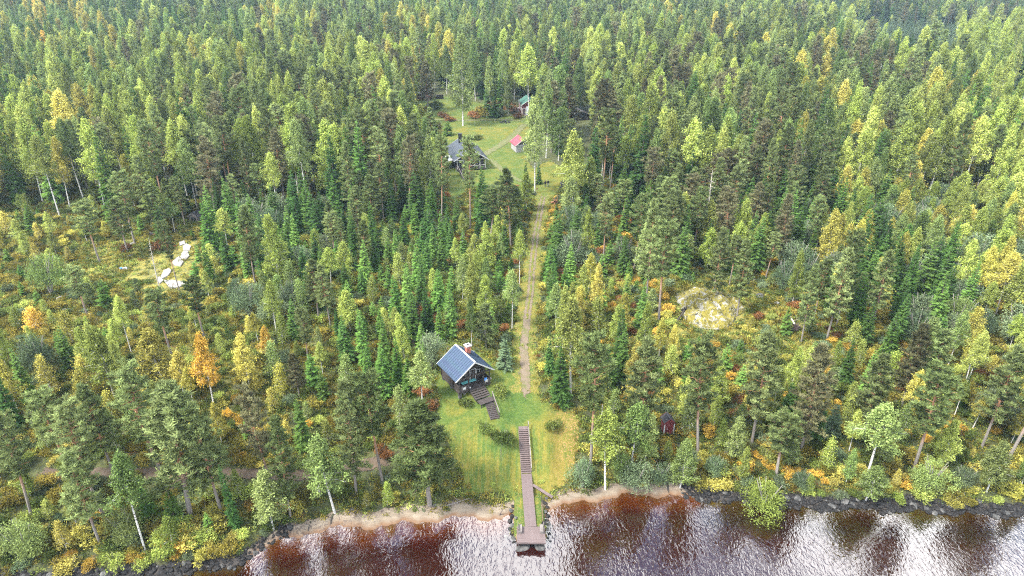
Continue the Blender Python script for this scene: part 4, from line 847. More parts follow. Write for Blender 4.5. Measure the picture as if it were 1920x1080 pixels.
def snag(H, seed):
    r = np.random.default_rng(seed); tr = MB(); b_ = r.normal(0, .3, 2)
    tr.tube([(b_[0]*math.sin(h*.2), b_[1]*math.sin(h*.15), h) for h in np.linspace(-.3, H, 7)], [.16-.13*k/6 for k in range(7)], 6)
    for i in range(46):
        h = H*r.uniform(.3, .98); a_ = r.uniform(0, 6.28); L_ = r.uniform(.4, 1.5)*(1.1-h/H)+.25
        x0, y0 = b_[0]*math.sin(h*.2), b_[1]*math.sin(h*.15); tr.tube([(x0, y0, h), (x0+math.cos(a_)*L_, y0+math.sin(a_)*L_, h-r.uniform(-.1, .3))], [.025, .008], 3, cap=False)
    return tr, None
# kind -> (height, crown radius, builders)
PROTO = {
 'P': dict(H=17, R=2.7, v=[pine(17, 2.7, b_, s_, nb=n_, flat=f_) for s_, b_, n_, f_ in ((1, .34, 66, 0), (2, .26, 72, 0), (3, .42, 58, 1), (4, .22, 76, 0), (5, .48, 50, 1))], bark='P'),
 'S': dict(H=13, R=2.3, v=[spruce(13, 2.3, b_, s_, nw=n_) for s_, b_, n_ in ((11, .05, 27), (12, .08, 25), (13, .14, 24), (14, .03, 29))], bark='S'),
 'G': dict(H=4.5, R=1.15, v=[spruce(4.5, 1.15, .03, s_, nw=14, nbr=8, nt_=5) for s_ in (21, 22, 23)], bark='S'),
 'B': dict(H=14, R=2.3, v=[birch(14, 2.3, b_, s_, nb=n_) for s_, b_, n_ in ((31, .20, 60), (32, .28, 54), (33, .15, 66), (34, .36, 48), (35, .48, 44))], bark='B'),
 'b': dict(H=5.5, R=1.2, v=[birch(5.5, 1.2, .14, s_, nb=34, ncl=6, nl=12, leaf=.17) for s_ in (41, 42, 43)], bark='B'),
 'p': dict(H=6, R=1.5, v=[pine(6, 1.5, .12, s_, nb=36, ncl=5, nl=12) for s_ in (45, 46, 47)], bark='W'),
 'W': dict(H=7, R=2.9, v=[bush(7, 2.9, s_, ncl=330, nl=16, leaf=.22, stems=7) for s_ in (51, 52, 53)], bark='W'),
 'H': dict(H=1.5, R=1.0, v=[bush(1.5, 1.0, s_, ncl=110, nl=12, leaf=.16) for s_ in (61, 62, 63, 64)], bark='W'),
 'D': dict(H=11, R=1.2, v=[snag(11, s_) for s_ in (71, 72)], bark='D'),
}
# letter in the plans -> (prototype, leaf colour, thing name, colour words)
KIND = {
 'P': ('P', 'P', 'pine_tree', 'grey-green'), 'Q': ('P', 'Q', 'pine_tree', 'brownish grey-green'), 'p': ('p', 'P', 'young_pine', 'grey-green'),
 'S': ('S', 'S', 'spruce_tree', 'dark green'), 'T': ('S', 'T', 'spruce_tree', 'fresh green'), 's': ('G', 's', 'spruce_sapling', 'bluish green'),
 'G': ('G', 'T', 'spruce_sapling', 'green'), 'g': ('G', 'S', 'spruce_sapling', 'dark green'),
 'B': ('B', 'B', 'birch_tree', 'green'), 'L': ('B', 'L', 'birch_tree', 'lime green'), 'Y': ('B', 'Y', 'birch_tree', 'yellow'), 'O': ('B', 'O', 'birch_tree', 'orange'),
 'b': ('b', 'L', 'birch_sapling', 'lime green'), 'y': ('b', 'Y', 'birch_sapling', 'yellow'), 'o': ('b', 'O', 'birch_sapling', 'orange'), 'c': ('b', 'B', 'birch_sapling', 'green'),
 'W': ('W', 'W', 'willow_tree', 'grey-green'), 'X': ('W', 'B', 'willow_tree', 'green'), 'Z': ('W', 'L', 'willow_tree', 'yellow-green'), 'D': ('D', None, 'dead_tree', 'bare grey'),
 'h': ('H', 'U', 'shrub', 'dark green'), 'k': ('H', 'V', 'shrub', 'olive'), 'l': ('H', 'L', 'shrub', 'lime green'), 'm': ('H', 'Y', 'shrub', 'yellow'), 'n': ('H', 'O', 'shrub', 'orange'), 'r': ('H', 'R', 'shrub', 'rusty brown'), 'w': ('H', 'W', 'shrub', 'grey-green'),
}
SPEC = {'pine_tree': 'pine', 'young_pine': 'young pine', 'spruce_tree': 'spruce', 'spruce_sapling': 'spruce sapling', 'birch_tree': 'birch', 'birch_sapling': 'young birch', 'willow_tree': 'willow', 'dead_tree': 'dead tree', 'shrub': 'shrub'}
for k, d in PROTO.items():
    d['t'] = [a.mesh('trunk', [BARK[d['bark']]]) for a, b_ in d['v']]
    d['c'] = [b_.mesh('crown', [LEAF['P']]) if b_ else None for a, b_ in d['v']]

# ------------------------------------------------------------ trees placed one by one: letter, base px, base py, top py, crown half-width px (0 = usual), label
HAND = [
('P',60,972,782,0),('P',140,905,735,0),('P',193,965,765,0),('P',190,1026,852,0),('P',215,895,728,0),
('P',358,972,728,62,'largest grey-green shore pine, its bare pale trunk foot above the left shore'),('P',312,905,690,0),('P',417,967,755,0),
('Q',516,928,728,26),('P',545,968,783,26),('B',272,1031,858,34,'birch with thin white leaning trunk at the left shore bank'),('B',513,993,885,34),('S',443,990,868,14),('X',55,1045,968,40),('y',125,1030,975,0),
('G',330,985,918,0),('T',573,842,745,0,'bright green cone-shaped spruce above the brown shore track'),('B',628,962,812,38),('B',600,930,835,20),
('P',718,906,703,34,'slim pine with orange trunk left of the big lawn-side pine'),('P',806,948,757,58,'broad dusky pine standing at the left edge of the lawn'),('P',668,925,718,32),
('P',1107,875,640,36,'tall pine with orange trunk at the right edge of the lawn'),('P',1195,845,642,36),('L',1135,918,773,36),('B',1180,890,758,34),('B',1206,885,775,22),
('W',1092,915,852,26,'bluish grey-green willow right of the jetty lawn'),('W',1190,920,855,30),('W',1240,900,862,24),('B',1275,915,825,24),('X',1165,905,840,28),
('b',727,948,905,0),('y',688,952,922,0),('B',792,757,657,24,'white-stemmed birch beside the left wall of the lakeside cabin'),
('P',1410,828,628,0),('P',1309,852,640,36),('P',1455,892,783,36),('Q',1500,850,655,36),('P',1620,815,668,32),('Q',1688,768,610,0),('P',1705,760,600,0),
('P',1713,880,690,38,'big dense pine with pale trunk foot near the right stony shore'),('L',1763,878,785,22),('P',1885,870,640,38),('P',1840,840,655,30),('B',1625,895,762,42,'wide bright green birch over the right stony shore'),
('B',1622,940,876,28),('Z',1432,952,898,42,'round yellow-green willow leaning over the water at the right shore'),('B',1375,862,780,22),('X',1740,915,850,34),('B',1850,922,825,28),('B',1912,915,838,20),
('Y',1824,802,745,16),('b',1513,925,890,0),('y',1677,910,880,0),('y',1817,868,840,0),('b',1545,880,820,0),('W',1340,890,850,22),('W',1807,905,875,28),('W',1502,915,880,22),('s',1555,820,755,0),('S',1800,760,700,0),
('Q',406,415,262,27,'pale brownish pine at the forest edge above the bare rock slabs'),('P',187,491,380,22),('P',239,472,376,20),('P',166,598,502,22),('P',322,666,546,26,'pine with orange trunk below the pale rock slabs'),
('D',302,553,447,10,'bare dead standing trunk beside the pale rock slabs'),('P',336,544,418,14),('P',384,636,525,22),('L',428,474,392,18),('L',529,546,402,26,'pale lime birch leaning right of the pale rock slabs'),('L',518,622,528,18),('b',398,502,457,14),
('P',598,602,490,20),('P',620,612,498,18),('O',508,694,612,14,'small round orange birch left of the lakeside cabin thicket'),('O',403,770,628,24,'tall narrow orange aspen-like birch above the shore track'),
('Y',310,742,618,38,'wide yellow birch left of the orange one'),('Y',345,748,662,22),('L',216,748,610,34),('L',245,760,640,20),('W',82,708,612,36,'round grey willow at the left edge'),('T',135,692,612,20),('P',578,684,576,16),('Q',562,745,665,18),
('W',470,597,518,28),('W',445,560,515,16),('G',203,577,524,18),('G',370,527,490,14),('X',97,552,462,30),('T',63,436,380,14),('y',137,640,585,18),('o',70,620,575,18),('y',12,440,398,14),('n',457,800,772,14),('n',427,785,762,12),('n',447,757,737,12),
('P',828,428,264,17,'pine with bare orange trunk standing before the upper dark house, left of two'),('P',882,431,262,19,'pine with bare orange trunk standing before the upper dark house, right of two'),('P',958,464,318,22),('L',974,532,432,14),('B',960,618,508,16),('L',886,602,488,18),('B',913,562,483,14),('y',945,453,372,12),
('S',1037,598,492,17),('S',1045,490,400,20),('W',1072,440,375,24,'bluish willow right of the gravel track top'),('S',1097,410,338,14),('L',1070,738,560,34,'drooping lime birch right of the gravel track by the lawn'),('L',1052,700,535,14),('Y',1117,600,495,15),('L',1099,500,394,12),
('P',1130,505,372,18),('P',1188,508,367,20),('P',1211,570,377,22),('P',1235,602,422,28,'tall thin-crowned pine with orange trunk left of the lichen outcrop'),('P',1262,433,312,16),('S',1160,690,570,18),('Y',1235,678,600,14),('Y',1258,680,608,13),('L',1200,702,567,17),
('S',1050,752,648,24),('S',1030,700,630,14),('s',947,692,633,17,'bluish young spruce right of the lakeside cabin'),('p',912,652,575,22),('W',810,690,610,26),('L',762,692,584,16),('T',685,692,577,17),('T',722,702,598,17),('T',748,722,630,15),('T',692,732,645,15),
('S',848,632,540,16),('S',803,627,540,18),('S',830,507,448,14),('S',888,482,452,11),('T',795,700,640,10),('T',825,640,570,12),('B',885,650,560,12),
('D',1322,442,318,14,'bleached dead spruce above the mossy rise'),('P',1460,490,382,24,'pale flat-topped pine standing free on the mossy rise'),('P',1333,574,430,22,'slim pine growing out of the lichen-covered outcrop'),('P',1382,592,452,20),('P',1435,522,440,16),
('P',1549,639,470,24),('P',1502,642,498,18),('P',1568,612,462,20),('P',1524,607,490,16),('P',1602,597,510,16),('L',1485,572,470,14),('T',1745,627,508,22),('T',1800,602,490,20),('T',1680,512,418,30),('T',1660,572,482,18),
('S',1765,522,415,16),('S',1610,472,362,24,'dark dense spruce standing above the mossy rise'),('S',1700,547,452,14),('W',1655,452,368,34),('W',1725,452,380,28),('W',1825,522,425,36),('W',1895,642,552,38),('Y',1565,492,400,14),('L',1577,482,378,14),('L',1527,482,380,14),('y',1640,539,483,12),
('L',1880,432,322,28),('Y',1745,472,385,22),('L',1855,547,430,30),('S',1665,667,580,17),('G',1472,627,575,12),('P',1735,748,620,24),('L',1805,738,620,20),
('B',868,236,64,26,'largest birch, white trunk on the yard lawn above the dark house'),('B',755,326,170,20),('L',772,215,84,20),('L',992,223,86,24,'yellow-green birch overhanging the red garage'),('B',1003,363,184,22,'narrow birch hiding the right side of the red-roofed shed'),('W',897,168,70,20),
('Q',803,208,116,16),('Q',1034,286,154,22),('Q',1068,259,148,20),('L',975,152,54,14),('L',1115,233,128,18),('L',1207,323,158,24),('P',1232,320,198,18),('L',1264,297,174,20),
('S',807,249,196,11,'dark columnar spruce at the left of the upper yard'),('T',815,251,217,9,'small fresh green spruce beside the dark columnar one'),('S',915,219,163,13),('S',927,221,178,11),('G',840,254,226,12),
('P',687,366,212,22),('L',503,358,200,18,'pale birch with a long white leaning trunk at left centre'),('L',535,316,204,13),('L',605,331,234,15),('Q',310,290,188,26),('P',450,329,212,22),('L',208,366,270,28),('O',90,326,244,15),
('X',140,72,12,38),('X',205,60,5,34),('X',255,62,8,22),('W',60,70,10,30),('S',1700,116,66,13),('S',1775,141,94,12),('S',1720,125,88,9),('S',1520,326,252,22),('Y',1590,336,226,22),('Y',1640,322,228,22),('O',1557,166,130,9),('L',1620,212,156,14),
('B',1320,336,184,26),('B',1360,312,186,22),('B',1440,240,142,18),('L',1350,240,170,14),('Y',375,160,108,14),('Y',400,165,85,20),('O',430,90,62,10),
('P',660,330,225,20),('P',700,420,330,18),('L',745,245,172,22),('Q',1290,440,330,18),('P',1170,420,340,18),('S',985,350,300,9),('S',1010,345,300,8),
('S',780,420,320,22),('S',760,400,322,18),('P',920,445,355,24),('P',940,420,330,20),('T',905,420,310,22,'broad dark green pine-like spruce right of the two orange trunks'),
('S',600,450,370,18),('S',560,440,368,16),('S',640,470,385,18),('W',470,420,360,26),('S',520,430,345,18),('P',500,400,310,20),
]
SHR = [ # hand-placed shrubs: letter, base px, py, half width px, label
('h',910,806,16,'round dark shrub at the foot of the cabin stairs'),('h',947,828,19,'leafy green shrub on the lawn left of the long stairs'),('h',1037,806,15,'round dark green shrub on the lawn right of the long stairs'),
('h',936,740,16,'bright green shrub right of the cabin deck'),('h',875,762,14,'small green shrub on the lawn left of the cabin stairs'),('r',812,765,16,'dark brown withered shrub left of the lawn'),
('h',878,262,9,'round shrub behind the upper dark house, left of two'),('h',895,262,9,'round shrub behind the upper dark house, right of two'),('k',880,912,6,'low yellow tuft on the lawn by the left beach'),('l',924,908,6,'pale yellow tuft low on the lawn near the jetty'),('l',1017,905,6,'pale green tuft on the lawn right of the jetty'),
('r',935,205,16,None),('r',950,195,16,None),('r',960,212,14,None),('k',900,218,16,None),('r',885,222,12,None),('w',940,218,12,None),('r',970,222,10,None),('r',840,228,10,None),('r',830,220,10,None),('h',815,205,14,None),('k',800,212,12,None),('h',795,225,12,None),('k',822,240,10,None),
('l',458,1005,14,'small bright lime shrub at the left shore'),('m',290,992,16,None),('n',330,1040,12,None),('n',365,1020,8,None),('n',130,1045,12,None),('l',215,1060,22,None),('l',265,1065,18,None),('n',345,1030,10,None),('m',300,1010,14,None),
('m',560,955,16,None),('m',740,935,12,None),('w',1400,905,16,None),('l',1513,925,12,None),('m',1600,900,14,None),('n',1545,905,10,None),('r',235,470,12,None),('r',300,468,18,None),('r',1080,505,14,None),('r',1060,520,14,None),
('n',1330,810,16,None),('n',1440,830,14,None),('m',1700,770,16,None),('m',470,840,18,None),('n',480,810,16,None),('n',455,860,12,None),('n',430,820,10,None),('n',575,800,12,None),('m',1290,680,14,None)]

# protected windows: nothing sown may stand in front of these things
PROT = []
for (a, b, c, d) in [(812,636,932,745),(812,700,1088,930),(845,800,1085,1060),(966,640,1008,770),(979,560,1006,660),(987,470,1010,560),(995,410,1016,480),(1005,365,1024,415),(1008,318,1052,365),
 (838,262,925,312),(860,300,925,345),(850,330,880,372),(945,245,985,290),(870,225,965,285),(820,185,865,240),(935,225,1000,260),(965,180,1002,222),(785,150,815,188),(1066,208,1102,226),
 (286,450,362,545),(150,450,290,520),(360,400,380,420),(1268,528,1390,625),(1236,778,1266,820),(1395,550,1470,580),(1470,590,1500,650),(300,640,345,665),(540,945,940,1000),(1085,912,1275,945),(1430,480,1440,500),(560,880,640,900),(660,865,720,895)]:
    PROT.append((a, b, c, d, U((a+c)/2, b)[1]))
def blocked(x, y, h, rad):
    z = Tf(x, y); px, pb = PR(x, y, z+h*.08); px2, pt_ = PR(x, y, z+h); k = FPX/(y*math.cos(PITCH)+(CAM_H-z)*math.sin(PITCH))*rad*.8
    for a, b, c, d, yf in PROT:
        if y < yf and px+k > a and px-k < c and pb > b and pt_ < d: return True
    return False
SPOTS = []   # (letter, x, y, height, radius, label)
for h in HAND:
    L_, bx_, by_, ty_, hw = h[:5]; x, y = U(bx_, by_); z = Tf(x, y)
    lo, hi = .5, 40
    for _ in range(30):
        mid = (lo+hi)/2
        if PR(x, y, z+mid)[1] > ty_: lo = mid
        else: hi = mid
    pk = KIND[L_][0] if L_ in KIND else L_; Pq = PROTO[pk]; k = FPX/(y*math.cos(PITCH)+(CAM_H-z)*math.sin(PITCH))
    rad = hw/k if hw else Pq['R']*lo/Pq['H']*.95
    SPOTS.append([L_, x, y, lo, rad, h[5] if len(h) > 5 else None])
NHAND = len(SPOTS)
GRID = [
 "WBWSOS BWBSSY SSBPSL SSSPLB BLSPBY BLLPSB BLBYPS BBLPSS BLBPSP BLPPSB BBPPSY BBPYPS sssPSL sssssb ssssss sssssL",
 "LBSBSB LYBSBS YLBBPB LYLBPB LBBPPL BBPPLB BLBYQ BPPS BPSS BBLP BBLQP BBPPL PPBBY PQBSW SssPL LssTss",
 "LLLLTY LBYTP LBPBSP PPSBP PBPSB PPBLS BPBP PPS PB PQBPS PBBLS PLBBSP PYBPSW WBPSBL LLBYPB LLYPLT",
 "yGL yLG PSGB SSTPTG SSTWSG SSPGTb SSGTSc SLBSG SGB SWPG PSGSB PSQSL SSPWT SWLYS WWLYB LWYBL",
 "ybG ybGp yGbp GbyL GWTbSc SGTGbL TGSGbcT TGLSBc TGB GSYbG pbyG pybP PbGyp SPSyT SSTW WWYXL",
 "SLbyWG LYGby YLyybp YypGb GbLGyc TTGSc TTL GSc G LSSbG YbSbG cbyGc cLyGbp STbGc cYLTb yLBYc",
 "YBYSbc bBLYyc yYBSLc cyyYG cbTyLG cBWLb WBSc c c cBSBb bBLSYc bBSLYc cBySLb cBSLYb cBYSLb bBYWSc",
 "XXbyLc XbbyLc cbGyc bbGcy ccXGb bcXGb bc c c ccWX BcyWL BcyX BcXLW BcyXb BcyXb BcyX",
 "cbyX cbyX cbX cby c c c c c c c c c c c c"]
GRID = [r_.split() for r_ in GRID]
SPACE = [[5.0]*12+[3.5]*4, [4.5]*16, [4.1]*16, [4.8, 4.8, 4]+[3.1]*13, [4.2]*4+[3.3]+[2.9]*4+[3]+[5.5]*3+[3.1]*3, [3.7]*4+[3.0]*3+[3.0]*2+[3.2, 3.8, 4.4, 4.2, 3.6, 3.6, 3.6], [3.5]*16, [3.3]*16, [3]*16]
CLEARROW = {(3, 0), (3, 1), (4, 0), (4, 1), (4, 2), (4, 3), (4, 10), (4, 11), (4, 12)}
cell = {}
def okdist(x, y, s_):
    i, j = int(x//6), int(y//6)
    for a in (i-1, i, i+1):
        for b in (j-1, j, j+1):
            for (qx, qy, qs) in cell.get((a, b), ()):
                if (qx-x)**2+(qy-y)**2 < (min(s_, qs) if qs else s_)**2: return False
    return True
def put(x, y, s_): cell.setdefault((int(x//6), int(y//6)), []).append((x, y, s_))
for s_ in SPOTS: put(s_[1], s_[2], 2.4)
OUT = U(1330, 578)
bands = [(56, 90, 3500), (90, 150, 9000), (150, 260, 16000), (260, 420, 26000), (420, 640, 32000), (640, 900, 26000)]
for y0, y1, n in bands:
    yy = np.sqrt(rng.uniform(y0**2, y1**2, n)); hwid = yy*.80+14+np.where(yy < 140, 16, 0); xx = rng.uniform(-1, 1, n)*hwid
    dd = yy-shore(xx); zz = T(xx, yy); ux, uy = PR(xx, yy, zz+5)
    inl = inpoly(xx, yy, LAWN) | inpoly(xx, yy, YARD)
    dt = np.full(n, 99.)
    for q in (TRK, STRK):
        for (ax_, ay_), (bx_, by_) in zip(q[:-1], q[1:]):
            t_ = np.clip(((xx-ax_)*(bx_-ax_)+(yy-ay_)*(by_-ay_))/((bx_-ax_)**2+(by_-ay_)**2), 0, 1)
            dt = np.minimum(dt, np.hypot(xx-ax_-t_*(bx_-ax_), yy-ay_-t_*(by_-ay_)))
    R1 = rng.uniform(0, 1, (n, 5))
    for i in range(n):
        x, y = float(xx[i]), float(yy[i])
        if dd[i] < 2.2 or inl[i] or dt[i] < 3.0: continue
        if (x-OUT[0])**2+(y-OUT[1])**2 < 50: continue
        px, py = float(ux[i]), float(uy[i])
        c = min(15, max(0, int((px+R1[i, 1]*60-30)//120))); r_ = min(8, max(0, int((py+R1[i, 2]*40-20)//120)))
        s_ = SPACE[r_][c]*(.70+.8*R1[i, 3]**1.3)
        if not okdist(x, y, s_): continue
        mx = GRID[r_][c]; L_ = mx[int(R1[i, 0]*len(mx))]
        if L_ not in KIND: continue
        if c >= 12 and py < 30+(px-1440)*.05 and py > 5: L_ = 'SSPQ'[int(R1[i, 0]*4)]
        if L_ == 'S' and R1[i, 3] > .72: L_ = 'T'
        if L_ == 'P' and R1[i, 3] > .82: L_ = 'Q'
        if L_ == 'O' and R1[i, 1] < .75: L_ = 'Y'
        if r_ == 0 and py < 42 and R1[i, 1] < .6: L_ = 'S' if R1[i, 2] < .7 else 'P'
        if L_ == 'B' and R1[i, 1] < (.5 if px < 1000 else .35) and r_ > 0: L_ = 'L'
        if L_ == 'Y' and y > 150 and R1[i, 2] < (.2 if px < 800 else .5): L_ = 'L'
        if L_ == 'P' and y > 170 and R1[i, 1] < .22: L_ = 'B' if R1[i, 2] < .6 else 'L'
        pk = KIND[L_][0]; Hh = PROTO[pk]['H']
        q = R1[i, 4]
        if pk in 'Gbp': h = Hh*(.5+.75*q) if r_ > 0 else 6+4*q
        elif r_ <= 0 and c >= 12 and py < 40: h = 19+6*q
        elif r_ <= 0: h = 13+9*q
        elif r_ <= 2: h = 12+9*q
        elif r_ in (3, 4) and 4 <= c <= 9 and py > 385: h = 5+4.5*q if pk != 'P' else 8+4*q
        elif r_ == 5: h = (5+4.5*q) if pk != 'P' else 8+5*q
        elif r_ <= 5: h = (7+5.5*q) if pk != 'P' else 9+6*q
        elif r_ == 6: h = 12+6*q if pk == 'P' else 5+4.5*q
        else: h = 12+5*q if pk == 'P' else 4+5*q
        if dd[i] < 5 and pk != 'P': h = min(h, 5.5)
        if pk == 'W': h = min(h, 5+3.5*q)
        if (r_, c) in CLEARROW: h *= .62
        rad = PROTO[pk]['R']*(h/Hh)**.8*(.78+.35*R1[i, 2])
        if pk == 'W': rad = h*.42
        if pk == 'B' and r_ < 6: rad *= .85+.35*R1[i, 0]
        if pk == 'P' and r_ < 3: rad *= .88
        if y < 275 and blocked(x, y, h, rad): continue
        SPOTS.append([L_, x, y, h, rad, None]); put(x, y, s_)
# shrubs
for (L_, bx_, by_, hw, lb) in SHR:
    x, y = U(bx_, by_); k = FPX/(y*math.cos(PITCH)+(CAM_H-Tf(x, y))*math.sin(PITCH)); SPOTS.append([L_, x, y, hw/k*1.35, hw/k, lb])
sh_cell = {}
n = 16500; yy = np.sqrt(rng.uniform(53**2, 165**2, n)); xx = rng.uniform(-1, 1, n)*(yy*.8+22); dd = yy-shore(xx); inl = inpoly(xx, yy, LAWN) | inpoly(xx, yy, YARD)
R1 = rng.uniform(0, 1, (n, 4)); cnt = 0
def seg_d(x, y, q): 
    o = 99
    for (a, b), (c, d) in zip(q[:-1], q[1:]):
        t_ = max(0, min(1, ((x-a)*(c-a)+(y-b)*(d-b))/((c-a)**2+(d-b)**2))); o = min(o, math.hypot(x-a-t_*(c-a), y-b-t_*(d-b)))
    return o
for i in range(n):
    x, y = float(xx[i]), float(yy[i])
    if dd[i] < .95 or inl[i] or (x-OUT[0])**2+(y-OUT[1])**2 < 34: continue
    k_ = (int(x//1.9), int(y//1.9))
    if k_ in sh_cell: continue
    if seg_d(x, y, TRK) < 2.2 or seg_d(x, y, STRK) < 1.2: continue
    sz = .55+.75*R1[i, 1]
    if dd[i] < 8 and R1[i, 2] > .35: sz *= 1.3
    if dd[i] < 3: sz *= .85
    if blocked(x, y, sz*1.2, sz): continue
    sh_cell[k_] = 1
    pal = 'kkklmhhwkhkh' if x < -20 else ('khhrwkhh' if x < 4 else 'kkhhkmlrwn')
    if dd[i] < 10: pal = 'hkklmmnwhk'
    SPOTS.append([pal[int(R1[i, 0]*len(pal))], x, y, sz*1.3, sz, None])
print('spots', len(SPOTS))

# ------------------------------------------------------------ individuals and the remaining mass
LIMIT = {'pine_tree': 290, 'spruce_tree': 290, 'birch_tree': 290, 'willow_tree': 120, 'spruce_sapling': 220, 'birch_sapling': 200, 'young_pine': 100, 'shrub': 280, 'dead_tree': 20}
def show(s_):
    x, y, h = s_[1:4]; z = Tf(x, y); px, py = PR(x, y, z+h*.6)
    if not (-60 < px < 1980 and -60 < py < 1140): return 0
    return h*s_[4]/(y**2)
byname = {}
for i, s_ in enumerate(SPOTS):
    byname.setdefault(KIND[s_[0]][2], []).append((-(1e3 if (i < NHAND or s_[5]) else 0)-show(s_) if show(s_) > 0 else 0, i))
single, rest = [], {}
for nm, l in byname.items():
    l.sort(); lim = LIMIT[nm]; single += [i for _, i in l[:lim]]; rest[nm] = [i for _, i in l[lim:]]
def zone(x, y):
    side = 'left' if x < 2 else 'right'
    d = y-float(shore(x))
    if d < 9: return 'on the %s shore bank %s' % (side, 'far from the jetty' if abs(x-2) > 32 else 'near the jetty')
    if y < 98: return {0: 'behind the shore track at far left', 1: 'in the thicket left of the lakeside cabin', 2: 'in the woods just right of the lawn', 3: 'in the woods at lower right'}[0 if x < -32 else 1 if x < 2 else 2 if x < 30 else 3]
    if y < 152: return {0: 'around the pale rock slabs', 1: 'in the young stand left of the gravel track', 2: 'just right of the gravel track', 3: 'on the mossy rise by the lichen outcrop', 4: 'at the right edge beyond the mossy rise'}[0 if x < -38 else 1 if x < 5 else 2 if x < 22 else 3 if x < 62 else 4]
    if y < 262: return {0: 'in the mid-distance forest at far left', 1: 'in the forest left of the upper yard', 2: 'around the upper yard', 3: 'in the forest right of the upper yard', 4: 'in the mid-distance forest at far right'}[0 if x < -85 else 1 if x < -28 else 2 if x < 20 else 3 if x < 90 else 4]
    return 'in the far forest at upper %s' % ('left' if x < -60 else 'right' if x > 60 else 'centre')
ORD = ['leftmost', 'second from the left', 'third from the left', 'fourth from the left', 'fifth from the left', 'sixth from the left', 'seventh from the left', 'eighth from the left']
NUM = 'zero one two three four five six seven eight'.split()
bucket = {}
for i in single:
    L_, x, y, h, rad, lb = SPOTS[i]
    if lb: continue
    q = rad/h/(PROTO[KIND[L_][0]]['R']/PROTO[KIND[L_][0]]['H']); sz = ('tall' if h > 14 else 'mid-height' if h > 9 else 'small')+(' slender' if q < .93 else ' broad' if q > 1.12 else '') if KIND[L_][2] not in ('shrub',) else ('large' if rad > 1.1 else 'low')
    bucket.setdefault('%s %s %s %s' % (sz, KIND[L_][3], SPEC[KIND[L_][2]], zone(x, y)), []).append(i)
LAB = {}
def pxof(i): return PR(SPOTS[i][1], SPOTS[i][2], Tf(SPOTS[i][1], SPOTS[i][2])+SPOTS[i][3]*.6)[0]
parts_ = {}
for b, l in bucket.items():
    if len(l) <= 8: parts_[b] = l; continue
    l.sort(key=lambda i: SPOTS[i][2]); k3 = 2 if len(l) <= 16 else 3; cut = [len(l)*j//k3 for j in range(k3+1)]
    for j, wd in enumerate(('front part', 'back part') if k3 == 2 else ('front part', 'middle part', 'back part')): parts_[b+', '+wd] = l[cut[j]:cut[j+1]]
for b, l in parts_.items():
    nw = len(b.split())
    if len(l) == 1: LAB[l[0]] = (b, None)
    elif len(l) <= 8 and nw <= 11:
        l.sort(key=pxof)
        for k, i in enumerate(l): LAB[i] = ('%s, %s of %s from left' % (b, ORDN[k], NUM[len(l)]), None)
    else:
        for i in l: LAB[i] = (b, b)
CATN = {'pine_tree': 'tree', 'young_pine': 'tree', 'spruce_tree': 'tree', 'birch_tree': 'tree', 'willow_tree': 'tree', 'dead_tree': 'tree', 'spruce_sapling': 'sapling', 'birch_sapling': 'sapling', 'shrub': 'shrub'}
def short(s_):
    wds = s_.split(); return ' '.join(wds[:16]) if len(wds) > 16 else s_
for i in single:
    L_, x, y, h, rad, lb = SPOTS[i]; pk, lf, nm, colw = KIND[L_]; P_ = PROTO[pk]; vi = int(rng.integers(0, len(P_['t'])))
    if lb and 'orange trunk' in lb and pk == 'P': vi = 4
    if lb and 'overhanging' in lb: vi = 4
    if lb and 'largest birch' in lb: vi = 0
    lab, grp = (lb, None) if lb else LAB[i]
    z = Tf(x, y); lean = (float(rng.normal(0, .02)), float(rng.normal(0, .02)), float(rng.uniform(0, 6.28)))
    if nm == 'pine_tree' and lb is None and rng.uniform() < .1: lean = (0.05, -.05, lean[2])
    o = empty(nm, (x, y, z-.05), 0, short(lab), CATN[nm], grp or (SPEC[nm]+'s of the forest' if nm != 'shrub' else 'shrubs among the trees'))
    o.rotation_euler = lean; o.scale = (rad/P_['R'], rad/P_['R'], h/P_['H'])
    link('trunk' if pk not in 'HW' else 'stems', P_['t'][vi], o)
    if P_['c'][vi]:
        c = link('crown' if pk != 'H' else 'foliage', P_['c'][vi], o); c.material_slots[0].link = 'OBJECT'; c.material_slots[0].material = LEAF[lf]

